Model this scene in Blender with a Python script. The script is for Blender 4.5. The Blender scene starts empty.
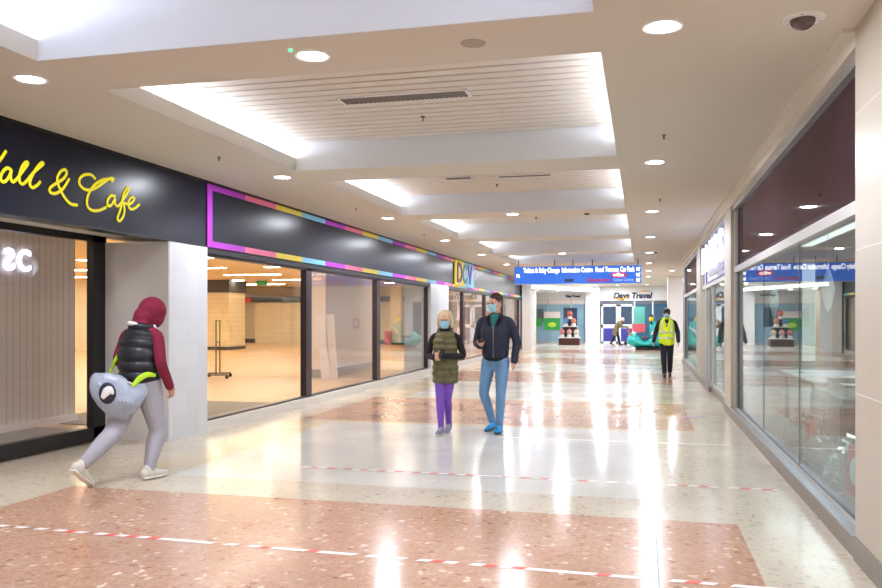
import bpy, math, random
from mathutils import Vector, Matrix, Quaternion
random.seed(7)
PI = math.pi
SC = bpy.context.scene
COL = SC.collection
V = Vector

# ------------------------------------------------------------------ helpers
def lin(c):
    c = c / 255.0
    return c / 12.92 if c <= 0.04045 else ((c + 0.055) / 1.055) ** 2.4
def rgb(r, g, b): return (lin(r), lin(g), lin(b), 1.0)

def tag(o, label=None, cat=None, group=None, kind=None):
    if label: o['label'] = label
    if cat: o['category'] = cat
    if group: o['group'] = group
    if kind: o['kind'] = kind
    return o
def empty(name, loc=(0, 0, 0), rz=0, label=None, cat=None, group=None):
    o = bpy.data.objects.new(name, None); COL.objects.link(o)
    o.location = loc; o.rotation_euler = (0, 0, rz); o.empty_display_size = .1
    return tag(o, label, cat, group)
def copy_tree(o, parent=None):
    c = o.copy(); COL.objects.link(c)
    if parent: c.parent = parent
    for ch in list(o.children): copy_tree(ch, c)
    return c

class MB:
    def __init__(s): s.v = []; s.f = []; s.m = []
    def add(s, vs, fs, mi=0):
        n = len(s.v); s.v += [tuple(v) for v in vs]
        for f in fs: s.f.append(tuple(n + i for i in f)); s.m.append(mi)
        return s
    def box(s, x0, x1, y0, y1, z0, z1, mi=0):
        vs = [(x, y, z) for x in (x0, x1) for y in (y0, y1) for z in (z0, z1)]
        return s.add(vs, [(0,1,3,2),(4,6,7,5),(0,4,5,1),(2,3,7,6),(0,2,6,4),(1,5,7,3)], mi)
    def quad(s, a, b, c, d, mi=0): return s.add([a, b, c, d], [(0,1,2,3)], mi)
    def cyl(s, a, b, r0, r1=None, n=16, mi=0):
        a, b = V(a), V(b); r1 = r0 if r1 is None else r1
        w = (b - a).normalized(); u = w.orthogonal().normalized(); t = w.cross(u)
        vs = []
        for p, r in ((a, r0), (b, r1)):
            for k in range(n):
                g = 2 * PI * k / n; vs.append(p + (u * math.cos(g) + t * math.sin(g)) * r)
        fs = [(k, (k+1) % n, n + (k+1) % n, n + k) for k in range(n)] + [tuple(range(n))[::-1], tuple(range(n, 2*n))]
        return s.add(vs, fs, mi)
    def ell(s, c, r, M=None, nu=16, nv=10, mi=0):
        c = V(c); vs = []; fs = []
        M = M or Matrix.Identity(3)
        for j in range(1, nv):
            ph = PI * j / nv
            for i in range(nu):
                th = 2 * PI * i / nu
                vs.append(c + M @ V((r[0]*math.sin(ph)*math.cos(th), r[1]*math.sin(ph)*math.sin(th), r[2]*math.cos(ph))))
        top = len(vs); vs.append(c + M @ V((0, 0, r[2]))); vs.append(c + M @ V((0, 0, -r[2])))
        for j in range(nv - 2):
            for i in range(nu):
                a = j*nu + i; b = j*nu + (i+1) % nu
                fs.append((a, a + nu, b + nu, b))
        for i in range(nu):
            fs.append((top, i, (i+1) % nu)); k = (nv-2)*nu
            fs.append((top+1, k + (i+1) % nu, k + i))
        return s.add(vs, fs, mi)
    def tube(s, pts, rads, n=12, side=None, sub=4, mi=0, cap=True):
        """closed tapered tube; rads float or (along side, across)"""
        pts = [V(p) for p in pts]; R = [(r, r) if not isinstance(r, tuple) else r for r in rads]
        P = []; Q = []; m = len(pts)
        def cr(a, b, c, d, t): return 0.5*((2*b) + (c-a)*t + (2*a-5*b+4*c-d)*t*t + (-a+3*b-3*c+d)*t*t*t)
        for i in range(m - 1):
            i0, i3 = max(i-1, 0), min(i+2, m-1)
            for k in range(sub):
                t = k / sub
                P.append(V([cr(pts[i0][j], pts[i][j], pts[i+1][j], pts[i3][j], t) for j in range(3)]))
                Q.append(tuple(R[i][j]*(1-t) + R[i+1][j]*t for j in range(2)))
        P.append(pts[-1]); Q.append(R[-1])
        T = []
        for i in range(len(P)):
            T.append((P[min(i+1, len(P)-1)] - P[max(i-1, 0)]).normalized())
        u = V(side) if side is not None else T[0].orthogonal()
        rings = []
        for i in range(len(P)):
            if side is not None: u = V(side)
            u = (u - T[i]*u.dot(T[i])).normalized(); w = T[i].cross(u)
            rings.append((P[i], u.copy(), w, Q[i]))
        if cap:
            def caps(r, sgn):
                p, u, w, q = r; t = u.cross(w) * sgn; h = min(q); o = []
                for fr, dz in ((.86, .5), (.5, .85)):
                    o.append((p + t*h*dz, u, w, (q[0]*fr, q[1]*fr)))
                return o
            rings = caps(rings[0], -1)[::-1] + rings + caps(rings[-1], 1)
        vs = []
        for p, u, w, q in rings:
            for k in range(n):
                g = 2*PI*k/n; vs.append(p + u*math.cos(g)*q[0] + w*math.sin(g)*q[1])
        fs = []; L = len(rings)
        for i in range(L - 1):
            for k in range(n):
                a = i*n + k; b = i*n + (k+1) % n; fs.append((a, b, b+n, a+n))
        fs.append(tuple(range(n))[::-1]); fs.append(tuple(range((L-1)*n, L*n)))
        return s.add(vs, fs, mi)
    def prism(s, poly, a, b, fn, mi=0):
        """poly 2-D list, extruded from a to b; fn(u,v,w)->xyz"""
        n = len(poly); vs = [fn(u, v, a) for u, v in poly] + [fn(u, v, b) for u, v in poly]
        return s.add(vs, [tuple(range(n))[::-1], tuple(range(n, 2*n))] + [(k, (k+1) % n, n+(k+1) % n, n+k) for k in range(n)], mi)
    def text(s, body, size, M, depth=.01, bold=0., mi=0, sx=1., align='LEFT', shear=0., fit=None):
        cu = bpy.data.curves.new('t', 'FONT'); cu.body = body; cu.size = size; cu.extrude = depth/2
        cu.offset = bold; cu.align_x = align; cu.shear = shear; cu.resolution_u = 4
        o = bpy.data.objects.new('t', cu); COL.objects.link(o)
        dg = bpy.context.evaluated_depsgraph_get(); me = bpy.data.meshes.new_from_object(o.evaluated_get(dg))
        if fit: xs_ = [v.co.x for v in me.vertices]; sx = fit / (max(xs_) - min(xs_))
        vs = [M @ V((v.co.x*sx, v.co.y, v.co.z)) for v in me.vertices]
        s.add(vs, [tuple(p.vertices) for p in me.polygons], mi)
        bpy.data.objects.remove(o); bpy.data.curves.remove(cu); bpy.data.meshes.remove(me)
        return s
    def mesh(s, name):
        me = bpy.data.meshes.new(name); me.from_pydata(s.v, [], s.f); me.validate(); return me
    def build(s, name, mats, parent=None, smooth=False, bevel=0., subsurf=0, fixn=True):
        mats = mats if isinstance(mats, (list, tuple)) else [mats]
        me = bpy.data.meshes.new(name); me.from_pydata(s.v, [], s.f)
        for m in mats: me.materials.append(m)
        for p, mi in zip(me.polygons, s.m): p.material_index = mi; p.use_smooth = smooth
        me.update()
        if fixn:
            import bmesh
            bm = bmesh.new(); bm.from_mesh(me); bmesh.ops.recalc_face_normals(bm, faces=bm.faces); bm.to_mesh(me); bm.free()
        o = bpy.data.objects.new(name, me); COL.objects.link(o)
        if parent: o.parent = parent
        if bevel:
            b = o.modifiers.new('b', 'BEVEL'); b.width = bevel; b.segments = 2; b.limit_method = 'ANGLE'
        return o
    def blob(s, name, mat, parent=None, voxel=.008, it=3, fac=.5, fn=None):
        me = s.mesh(name); o = bpy.data.objects.new(name, me); COL.objects.link(o)
        r = o.modifiers.new('r', 'REMESH'); r.mode = 'VOXEL'; r.voxel_size = voxel
        if it:
            k = o.modifiers.new('s', 'SMOOTH'); k.factor = fac; k.iterations = it
        dg = bpy.context.evaluated_depsgraph_get()
        m2 = bpy.data.meshes.new_from_object(o.evaluated_get(dg)); m2.name = name
        o.modifiers.clear(); o.data = m2; bpy.data.meshes.remove(me)
        mats = mat if isinstance(mat, (list, tuple)) else [mat]
        m2.materials.clear()
        for m in mats: m2.materials.append(m)
        for p in m2.polygons:
            p.use_smooth = True
            if fn: p.material_index = fn(p.center)
        if parent: o.parent = parent
        return o

def struct(o): o['kind'] = 'structure'; return o

# ------------------------------------------------------------------ materials
def newmat(name):
    m = bpy.data.materials.new(name); m.use_nodes = True
    nt = m.node_tree; return m, nt, nt.nodes['Principled BSDF'], nt.nodes['Material Output']
def mat(name, c, rough=.5, metal=0., noise=0., nscale=30., emit=0., ecol=None, spec=.5, coat=0., bump=0., bscale=60., alpha=1., trans=0.):
    m, nt, b, out = newmat(name)
    b.inputs['Base Color'].default_value = rgb(*c); b.inputs['Roughness'].default_value = rough
    b.inputs['Metallic'].default_value = metal; b.inputs['Specular IOR Level'].default_value = spec
    b.inputs['Coat Weight'].default_value = coat; b.inputs['Coat Roughness'].default_value = .08
    b.inputs['Alpha'].default_value = alpha
    b.inputs['Transmission Weight'].default_value = trans
    tc = nt.nodes.new('ShaderNodeTexCoord')
    if noise:
        n = nt.nodes.new('ShaderNodeTexNoise'); n.inputs['Scale'].default_value = nscale; n.inputs['Detail'].default_value = 4
        mx = nt.nodes.new('ShaderNodeMix'); mx.data_type = 'RGBA'
        mx.inputs[6].default_value = rgb(*[max(0, v*(1-noise)) for v in c]); mx.inputs[7].default_value = rgb(*[min(255, v*(1+noise)) for v in c])
        nt.links.new(tc.outputs['Object'], n.inputs['Vector']); nt.links.new(n.outputs['Fac'], mx.inputs[0]); nt.links.new(mx.outputs[2], b.inputs['Base Color'])
    if bump:
        n = nt.nodes.new('ShaderNodeTexNoise'); n.inputs['Scale'].default_value = bscale; n.inputs['Detail'].default_value = 3
        bp = nt.nodes.new('ShaderNodeBump'); bp.inputs['Strength'].default_value = bump; bp.inputs['Distance'].default_value = .01
        nt.links.new(tc.outputs['Object'], n.inputs['Vector']); nt.links.new(n.outputs['Fac'], bp.inputs['Height']); nt.links.new(bp.outputs[0], b.inputs['Normal'])
    if emit:
        b.inputs['Emission Color'].default_value = rgb(*(ecol or c)); b.inputs['Emission Strength'].default_value = emit
    return m
def glass(name, tint, boost=1.0, base=.04, extra_rough=.0, power=5.0):
    m, nt, b, out = newmat(name); nt.nodes.remove(b)
    lw = nt.nodes.new('ShaderNodeLayerWeight'); lw.inputs['Blend'].default_value = .5
    p = nt.nodes.new('ShaderNodeMath'); p.operation = 'POWER'; p.inputs[1].default_value = power
    a = nt.nodes.new('ShaderNodeMath'); a.operation = 'MULTIPLY_ADD'; a.inputs[1].default_value = boost; a.inputs[2].default_value = base; a.use_clamp = True
    tr = nt.nodes.new('ShaderNodeBsdfTransparent'); tr.inputs[0].default_value = rgb(*tint)
    gl = nt.nodes.new('ShaderNodeBsdfGlossy'); gl.inputs['Roughness'].default_value = extra_rough
    mx = nt.nodes.new('ShaderNodeMixShader')
    nt.links.new(lw.outputs['Facing'], p.inputs[0]); nt.links.new(p.outputs[0], a.inputs[0]); nt.links.new(a.outputs[0], mx.inputs[0])
    nt.links.new(tr.outputs[0], mx.inputs[1]); nt.links.new(gl.outputs[0], mx.inputs[2]); nt.links.new(mx.outputs[0], out.inputs[0])
    return m
def terrazzo(name, cols, scale, rough=.15, big=1.):
    """cols: list of sRGB stops for chips"""
    m, nt, b, out = newmat(name); N = nt.nodes.new; L = nt.links.new
    tc = N('ShaderNodeTexCoord'); mp = N('ShaderNodeMapping'); L(tc.outputs['Object'], mp.inputs[0])
    ns = N('ShaderNodeTexNoise'); ns.inputs['Scale'].default_value = 14; ns.inputs['Detail'].default_value = 5; L(mp.outputs[0], ns.inputs['Vector'])
    vm = N('ShaderNodeVectorMath'); vm.operation = 'MULTIPLY_ADD'; vm.inputs[1].default_value = (.11,)*3
    L(ns.outputs['Color'], vm.inputs[0]); L(mp.outputs[0], vm.inputs[2])
    vo = N('ShaderNodeTexVoronoi'); vo.inputs['Scale'].default_value = scale; L(vm.outputs[0], vo.inputs['Vector'])
    sp = N('ShaderNodeSeparateColor'); L(vo.outputs['Color'], sp.inputs[0])
    cr = N('ShaderNodeValToRGB'); e = cr.color_ramp; e.interpolation = 'LINEAR'
    while len(e.elements) < len(cols): e.elements.new(.5)
    for i, (pos, c) in enumerate(cols): e.elements[i].position = pos; e.elements[i].color = rgb(*c)
    vf = N('ShaderNodeTexVoronoi'); vf.inputs['Scale'].default_value = scale*3.2; L(vm.outputs[0], vf.inputs['Vector'])
    sf = N('ShaderNodeSeparateColor'); L(vf.outputs['Color'], sf.inputs[0])
    m1 = N('ShaderNodeMapRange'); m1.inputs[3].default_value = .28; m1.inputs[4].default_value = .8; L(sf.outputs[1], m1.inputs[0])
    dm = N('ShaderNodeMapRange'); dm.interpolation_type = 'SMOOTHSTEP'; dm.inputs[1].default_value = .52; dm.inputs[2].default_value = .3; L(vo.outputs['Distance'], dm.inputs[0])
    fm = N('ShaderNodeMix'); fm.data_type = 'FLOAT'; L(dm.outputs[0], fm.inputs[0]); L(m1.outputs[0], fm.inputs[2]); L(sp.outputs[0], fm.inputs[3])
    L(fm.outputs[0], cr.inputs[0])
    n2 = N('ShaderNodeTexNoise'); n2.inputs['Scale'].default_value = 45; n2.inputs['Detail'].default_value = 5; L(tc.outputs['Object'], n2.inputs['Vector'])
    n3 = N('ShaderNodeTexNoise'); n3.inputs['Scale'].default_value = 1.2; n3.inputs['Detail'].default_value = 3; L(tc.outputs['Object'], n3.inputs['Vector'])
    ad = N('ShaderNodeMath'); ad.operation = 'ADD'; L(n2.outputs['Fac'], ad.inputs[0]); L(n3.outputs['Fac'], ad.inputs[1])
    mr = N('ShaderNodeMapRange'); mr.inputs[1].default_value = .6; mr.inputs[2].default_value = 1.4; mr.inputs[3].default_value = .91; mr.inputs[4].default_value = 1.07; L(ad.outputs[0], mr.inputs[0])
    hv = N('ShaderNodeHueSaturation'); L(mr.outputs[0], hv.inputs['Value']); L(cr.outputs[0], hv.inputs['Color']); L(hv.outputs[0], b.inputs['Base Color'])
    b.inputs['Roughness'].default_value = rough; b.inputs['Specular IOR Level'].default_value = .34
    mr2 = N('ShaderNodeMapRange'); mr2.inputs[1].default_value = .3; mr2.inputs[2].default_value = .7; mr2.inputs[3].default_value = rough*.7; mr2.inputs[4].default_value = rough*1.4
    L(n3.outputs['Fac'], mr2.inputs[0]); L(mr2.outputs[0], b.inputs['Roughness'])
    return m
def tiled(name, c, joint, sx, sz, axis='YZ', rough=.3, w=.01, off=0.):
    """grid / plank pattern. axis picks which object coords feed u,v"""
    m, nt, b, out = newmat(name); N = nt.nodes.new; L = nt.links.new
    tc = N('ShaderNodeTexCoord'); se = N('ShaderNodeSeparateXYZ'); L(tc.outputs['Object'], se.inputs[0])
    cb = N('ShaderNodeCombineXYZ'); L(se.outputs[axis[0]], cb.inputs[0]); L(se.outputs[axis[1]], cb.inputs[1])
    br = N('ShaderNodeTexBrick'); br.offset = off; br.inputs['Scale'].default_value = 1; br.inputs['Brick Width'].default_value = sx; br.inputs['Row Height'].default_value = sz
    br.inputs['Mortar Size'].default_value = w; br.inputs['Color1'].default_value = rgb(*c); br.inputs['Color2'].default_value = rgb(*[v*.97 for v in c]); br.inputs['Mortar'].default_value = rgb(*joint)
    L(cb.outputs[0], br.inputs['Vector']); L(br.outputs['Color'], b.inputs['Base Color']); b.inputs['Roughness'].default_value = rough
    return m

M = {}
M['ceil'] = mat('ceiling paint', (218, 214, 203), .75)
M['ceilw'] = mat('white recess paint', (222, 225, 229), .7)
M['slat'] = mat('ceiling slat', (224, 218, 208), .6)
M['slatgap'] = mat('slat gap', (150, 138, 126), .8)
M['white'] = mat('white paint', (228, 228, 228), .5)
M['tile'] = tiled('white wall tile', (214, 217, 222), (204, 207, 212), .3, .3, 'YZ', .2, .003)
M['grayside'] = mat('pale grey panel', (205, 200, 198), .45)
M['pillar'] = mat('cream pillar stone', (186, 178, 163), .35, noise=.02, nscale=3)
M['skirt'] = mat('brown grey skirting', (128, 118, 110), .35, noise=.06, nscale=8)
M['kerb'] = mat('pale stone kerb', (222, 218, 210), .3, noise=.04, nscale=14)
M['alu'] = mat('grey aluminium', (176, 180, 186), .3, .6)
M['alud'] = mat('dark grey aluminium', (96, 100, 108), .35, .5)
M['frame'] = mat('dark bronze frame', (52, 38, 42), .35)
M['black'] = mat('black', (16, 14, 18), .35)
M['fascia'] = mat('slate fascia', (26, 29, 46), .28, spec=.22)
M['fascia2'] = mat('navy fascia', (14, 17, 38), .28, spec=.25)
M['yellow'] = mat('yellow letters', (236, 224, 20), .5, emit=.25)
M['mag'] = mat('magenta', (168, 44, 184), .45, emit=.03)
M['pink'] = mat('pink', (228, 110, 150), .45, emit=.1)
M['yel2'] = mat('border yellow', (226, 206, 50), .45, emit=.1)
M['blu2'] = mat('border blue', (120, 190, 226), .45, emit=.1)
M['purpglass'], _nt, _b, _o = newmat('dark plum panel')
_b.inputs['Base Color'].default_value = rgb(66, 38, 50); _b.inputs['Roughness'].default_value = .5; _b.inputs['Specular IOR Level'].default_value = 0
_lw = _nt.nodes.new('ShaderNodeLayerWeight'); _lw.inputs['Blend'].default_value = .5
_p = _nt.nodes.new('ShaderNodeMath'); _p.operation = 'POWER'; _p.inputs[1].default_value = 5
_a = _nt.nodes.new('ShaderNodeMath'); _a.operation = 'MULTIPLY_ADD'; _a.inputs[1].default_value = .4; _a.inputs[2].default_value = .02
_g = _nt.nodes.new('ShaderNodeBsdfGlossy'); _g.inputs['Roughness'].default_value = .03; _m2 = _nt.nodes.new('ShaderNodeMixShader')
_nt.links.new(_lw.outputs['Facing'], _p.inputs[0]); _nt.links.new(_p.outputs[0], _a.inputs[0]); _nt.links.new(_a.outputs[0], _m2.inputs[0])
_nt.links.new(_b.outputs[0], _m2.inputs[1]); _nt.links.new(_g.outputs[0], _m2.inputs[2]); _nt.links.new(_m2.outputs[0], _o.inputs[0])
M['glassL'] = glass('left shop glass', (250, 250, 250), 1.0, .03)
M['glassR'] = glass('right shop glass', (232, 243, 240), .72, .05, power=4)
M['lamp'] = mat('lamp diffuser', (255, 255, 255), .5, emit=12, ecol=(240, 246, 255))
M['ring'] = mat('lamp trim', (240, 240, 240), .4)
M['led'] = mat('cove light', (255, 255, 255), .5, emit=10, ecol=(238, 242, 255))
M['metal'] = mat('chrome metal', (190, 190, 195), .2, 1.)
M['brass'] = mat('dull brass', (120, 104, 80), .35, .8)
M['grey'] = mat('mid grey', (150, 150, 150), .5)
M['dgrey'] = mat('dark grey', (70, 70, 72), .5)
M['vent'] = tiled('vent grille', (120, 112, 104), (70, 64, 60), .02, 2, 'XY', .5, .004)
M['wood'] = tiled('wood floor', (206, 170, 126), (186, 150, 108), 1.4, .14, 'YX', .3, .004, .5)
M['mat'] = mat('grey entrance mat', (150, 142, 132), .9, noise=.08, nscale=80)
M['cream'] = tiled('cream panel', (226, 212, 180), (208, 192, 158), 3, .22, 'XZ', .5, .01)
M['creamw'] = mat('cream wall', (226, 214, 190), .6, noise=.03, nscale=2)
M['shopwhite'] = mat('shop white', (226, 214, 208), .6)
M['shopceil'] = mat('shop ceiling', (220, 208, 184), .8)
M['strip'] = mat('warm strip light', (255, 246, 222), .5, emit=30, ecol=(255, 242, 212))
M['red'] = mat('red', (206, 40, 40), .5)
M['green'] = mat('green', (30, 130, 60), .5, emit=.3)
M['blue'] = mat('sign blue', (34, 96, 200), .4, emit=.5)
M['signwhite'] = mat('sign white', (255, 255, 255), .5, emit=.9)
M['signred'] = mat('sign red', (200, 30, 60), .5, emit=.3)
M['signpink'] = mat('sign pink', (200, 70, 150), .5, emit=.3)
M['signlilac'] = mat('sign lilac', (150, 170, 235), .5, emit=.4)
M['tapeW'] = mat('white floor tape', (240, 236, 232), .4)
M['tapeR'] = mat('red floor tape', (216, 70, 56), .4)
M['joint'] = mat('floor joint', (95, 90, 84), .5)
M['tCream'] = terrazzo('cream terrazzo', [(0, (172, 158, 138)), (.25, (196, 184, 164)), (.8, (208, 198, 180)), (1, (190, 176, 154))], 17)
M['tWhite'] = terrazzo('white terrazzo', [(0, (206, 202, 192)), (.5, (214, 211, 202)), (1, (202, 197, 186))], 20)
M['tPink'] = terrazzo('pink terrazzo', [(0, (150, 104, 82)), (.2, (176, 134, 110)), (.6, (188, 148, 124)), (.84, (198, 162, 138)), (1, (228, 208, 188))], 17, .16)
M['tBuff'] = terrazzo('buff terrazzo', [(0, (196, 178, 150)), (.5, (212, 196, 168)), (1, (204, 186, 158))], 16)

# ------------------------------------------------------------------ camera (level, corridor runs along +Y)
FPX, VX, HY = 815., 643., 317.5
yaw = math.atan((VX - 441) / FPX)
cam = bpy.data.cameras.new('camera'); camo = bpy.data.objects.new('camera', cam); COL.objects.link(camo)
camo.location = (0, 0, 1.53); camo.rotation_euler = (PI/2, 0, yaw)
cam.sensor_width = 36; cam.lens = FPX / 882 * 36; cam.shift_y = (HY - 294) / 882; cam.clip_end = 200; cam.clip_start = .05
SC.camera = camo
SC.view_settings.view_transform = 'Standard'; SC.view_settings.look = 'None'; SC.view_settings.gamma = 1
SC.view_settings.exposure = 0.42; SC.view_settings.use_curve_mapping = False
SC.cycles.transparent_max_bounces = 24; SC.cycles.max_bounces = 8; SC.cycles.diffuse_bounces = 5; SC.cycles.glossy_bounces = 5
SC.cycles.use_denoising = True; SC.cycles.sample_clamp_indirect = 6
SC.cycles.caustics_reflective = False; SC.cycles.caustics_refractive = False
w = bpy.data.worlds.new('world'); SC.world = w; w.use_nodes = True
w.node_tree.nodes['Background'].inputs[0].default_value = rgb(245, 240, 232)
w.node_tree.nodes['Background'].inputs[1].default_value = 1.0

def area(name, loc, size, power, col=(255, 255, 255), rot=(0, 0, 0), shape='RECTANGLE', sy=None, parent=None, spread=PI):
    l = bpy.data.lights.new(name, 'AREA'); l.energy = power; l.color = rgb(*col)[:3]; l.shape = shape; l.size = size
    if sy: l.size_y = sy
    l.spread = spread
    o = bpy.data.objects.new(name, l); COL.objects.link(o); o.location = loc; o.rotation_euler = rot
    if parent: o.parent = parent
    return o

# ------------------------------------------------------------------ setting
XL, XR = -5.65, 1.30
CZ = 3.36
CX0, CX1 = -4.20, -.28          # coffer opening
# floor: one inlaid slab
b = MB()
ys = [-5, 6.38, 7.07, 11.25, 11.45, 14.95, 15.15, 19.1, 19.3, 22.9, 23.1, 27.0, 27.2, 31.0, 31.2, 35.0, 35.2, 39, 39.2, 42.6, 49]
kinds = ['P', 'C', 'W', 'B', 'P', 'B', 'W', 'B', 'P', 'B', 'W', 'B', 'P', 'B', 'W', 'B', 'P', 'B', 'W', 'C']
xs = [-6.68, -5.02, -4.45, .09, .68, 1.5]
idx = {'C': 0, 'W': 1, 'P': 2, 'B': 3}
for i, k in enumerate(kinds):
    for j in range(5):
        if j in (0, 4): m = 'C'
        elif j in (1, 3): m = 'P' if k == 'P' else ('C' if (j == 3 or k != 'W') else 'B')
        else: m = k
        b.quad((xs[j], ys[i], 0), (xs[j+1], ys[i], 0), (xs[j+1], ys[i+1], 0), (xs[j], ys[i+1], 0), idx[m])
b.quad((-9, 39, -.001), (-5.75, 39, -.001), (-5.75, 49, -.001), (-9, 49, -.001), 0)
b.quad((1.5, 29, -.001), (5, 29, -.001), (5, 49, -.001), (1.5, 49, -.001), 0)
floor = struct(b.build('floor', [M['tCream'], M['tWhite'], M['tPink'], M['tBuff']]))
MB().box(.085, .093, 4.0, 9.6, 0, .0012).build('expansion_joint', M['joint'], floor)

# ceiling with coffers
b = MB()
def cz(x0, x1, y0, y1, mi=0): b.box(x0, x1, y0, y1, CZ, CZ + .05, mi)
YE = 31.2
cz(-5.8, CX0, -4, YE); cz(CX1, 1.5, -4, YE)
cof = []
for k in range(0, 6):
    y0 = 5.71 + 4.55*(k-1); y1 = y0 + 3.72
    if k == 0: y1 = 4.95
    cof.append((y0, y1))
edges = [-4] + [v for c in cof for v in c] + [YE]
for i in range(0, len(edges), 2): cz(CX0, CX1, edges[i], edges[i+1])
b.box(-9, 5, YE, 49.2, CZ, CZ + .05)
b.box(1.5, 5, 29, YE, CZ, CZ + .05)
ceil = struct(b.build('ceiling', M['ceil']))
EXX = .42
for k, (y0, y1) in enumerate(cof):
    b = MB(); top = 3.71 if k else 4.3; lip = .15; ex = EXX
    # side lips and the boxes behind them
    for s, xe in ((-1, CX0), (1, CX1)):
        b.box(min(xe - s*.004, xe + s*.02), max(xe - s*.004, xe + s*.02), y0, y1, CZ - .0005, CZ + lip, 0)
        b.box(min(xe + s*.02, xe + s*ex), max(xe + s*.02, xe + s*ex), y0, y1, CZ + .05, CZ + .07, 0)
        b.box(min(xe + s*ex, xe + s*(ex + .02)), max(xe + s*ex, xe + s*(ex + .02)), y0, y1, CZ + .05, top, 1)
    b.box(CX0 - ex, CX1 + ex, y0 - .02, y0, CZ + .051, top, 1); b.box(CX0 - ex, CX1 + ex, y1, y1 + .02, CZ + .051, top, 1)
    b.box(CX0, CX1, y0 - .01, y0 + .004, CZ - .0005, CZ + .06, 0); b.box(CX0, CX1, y1 - .004, y1 + .01, CZ - .0005, CZ + .06, 1)
    b.box(CX0 - ex, CX1 + ex, y0 - .02, y1 + .02, top + .02, top + .05, 1)
    b.build('recess', [M['ceil'], M['ceilw']], ceil)
    if k:
        b = MB(); n = int((y1 - y0) / .175)
        for i in range(n):
            ya = y0 + (y1 - y0) * i / n
            b.box(CX0 - ex, CX1 + ex, ya, ya + .135, top - .012, top + .02, 0)
        b.box(CX0 - ex, CX1 + ex, y0, y1, top + .012, top + .019, 1)
        o = b.build('slatted_panel', [M['slat'], M['slatgap']], ceil)
    o = MB()
    for s, xe in ((-1, CX0), (1, CX1)):
        xc = xe + s * .25
        led = MB().box(xc - .03, xc + .03, y0 + .1, y1 - .1, CZ + .08, CZ + .11).build('cove_light', M['led'], ceil)
        p = 25 if k else 50
        if k == 0 and s == 1: p = 20
        area('cove_lamp', (xc, (y0+y1)/2, CZ + .13), .06, p, (220, 231, 255), (PI, 0, 0), sy=y1 - y0 - .3, parent=None)

# lowered ceiling with curved bulkhead at the far left
import math as _m
arc = [(-8.9, 38.8), (-7.6, 39.4), (-6.2, 40.4), (-5.0, 42.3), (-3.9, 45.0), (-3.1, 47.2), (-2.6, 49.0)]
b = MB(); poly = arc + [(-8.9, 49.0)]
b.prism(poly, 3.0, 3.36, lambda u, v, w: (u, v, w))
struct(b.build('ceiling_bulkhead', M['ceilw']))
b = MB()
for (xa, ya), (xb, yb) in zip(arc, arc[1:]):
    n = V((yb - ya, -(xb - xa), 0)).normalized() * .03
    b.add([(xa+n.x, ya+n.y, 3.02), (xb+n.x, yb+n.y, 3.02), (xb+n.x, yb+n.y, 3.17), (xa+n.x, ya+n.y, 3.17),
           (xa, ya, 3.02), (xb, yb, 3.02), (xb, yb, 3.17), (xa, ya, 3.17)], [(0,1,2,3),(4,7,6,5),(0,4,5,1),(3,2,6,7)], 0)
tag(b.build('cove_strip_light', mat('soft strip light', (255, 255, 255), .5, emit=3.5, ecol=(250, 248, 240))), 'curved bright light band along the far lowered ceiling edge', 'light')

# walls
struct(MB().box(-9.1, -9, 39, 49, 0, 3.4).build('wall_left', M['white']))
struct(MB().box(-9, -5.75, 43.1, 43.25, 0, 3.4).box(-9, -5.6, 38.6, 43.1, 0, 3.36).build('wall_left_end', M['white']))
struct(MB().box(5, 5.1, 29, 49, 0, 3.4).box(1.9, 5, 28.95, 29.1, 0, 3.4).build('wall_right_end', M['white']))
struct(MB().box(-9.1, 5.1, 49.3, 49.4, 0, 3.4).box(-9.1, -6.5, 49, 49.3, 0, 3.36).box(-3.28, -2.47, 48.6, 49.3, 0, 3.36)
       .box(-6.5, -3.28, 49, 49.3, 2.62, 3.36).box(-2.47, 2.4, 49, 49.3, 2.52, 3.10).box(2.4, 5, 49, 49.3, 0, 3.36).box(-2.47, 2.4, 49.05, 49.3, 3.1, 3.36).build('wall_back', M['white']))
struct(MB().box(1.07, 1.95, 37.5, 38.4, 0, 3.36).build('wall_pillar_right', M['white']))
# near right pillar + skirting
pr_ = struct(MB().box(XR, 1.9, -4, 5.62, .14, CZ).build('wall_right', M['pillar']))
MB().box(XR - .012, 1.9, -4, 5.62, 0, .15).build('skirting', M['skirt'], pr_)
b = MB()
for z in (1.05, 1.95, 2.8): b.box(XR - .0015, XR, -4, 5.6, z, z + .006)
b.build('panel_joint', M['kerb'], pr_)
# left column, side face grey, front tiled
c1 = struct(MB().box(-6.6, XL, 8.92, 9.82, 0, 2.468).build('wall_left_column', M['tile']))
MB().box(-6.6, XL - .004, 8.905, 8.92, 0, 2.467).build('side_panel', M['grayside'], c1)
c2 = struct(MB().box(-6.4, XL + .01, 21.6, 23.7, 0, 2.468).build('wall_left_column', M['tile']))
struct(MB().box(XL - .02, -5.2, 38.6, 39.2, 0, 3.36).build('wall_left_column', M['white']))
# kerbs
struct(MB().box(-5.95, XL, 9.82, 38.6, 0, .13).build('trim_1', M['kerb']))
b = MB().box(XR, 1.47, 5.62, 14.3, 0, .12).box(XR, 1.47, 20.2, 29, 0, .12).box(XR, 1.47, 17.5, 20.2, 0, .12)
struct(b.build('trim_2', M['skirt']))
struct(MB().box(XR + .005, 1.42, 5.62, 13.2, .12, .135).box(XR + .005, 1.42, 21.4, 28.6, .12, .135).build('trim_3', M['alu']))
# right cornice
struct(MB().box(1.30, 1.5, 5.62, 29, 3.24, 3.36).box(1.22, 1.31, 5.62, 29, 3.33, 3.36).build('trim_4', M['ceil']))
struct(MB().box(1.34, 1.5, 5.62, 29, 3.17, 3.24).build('trim_5', M['alu']))
# left soffit over shop
struct(MB().box(-6.7, XL - .03, -4, 9.8, 2.54, 2.6).build('trim_6', M['ceil']))
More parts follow.
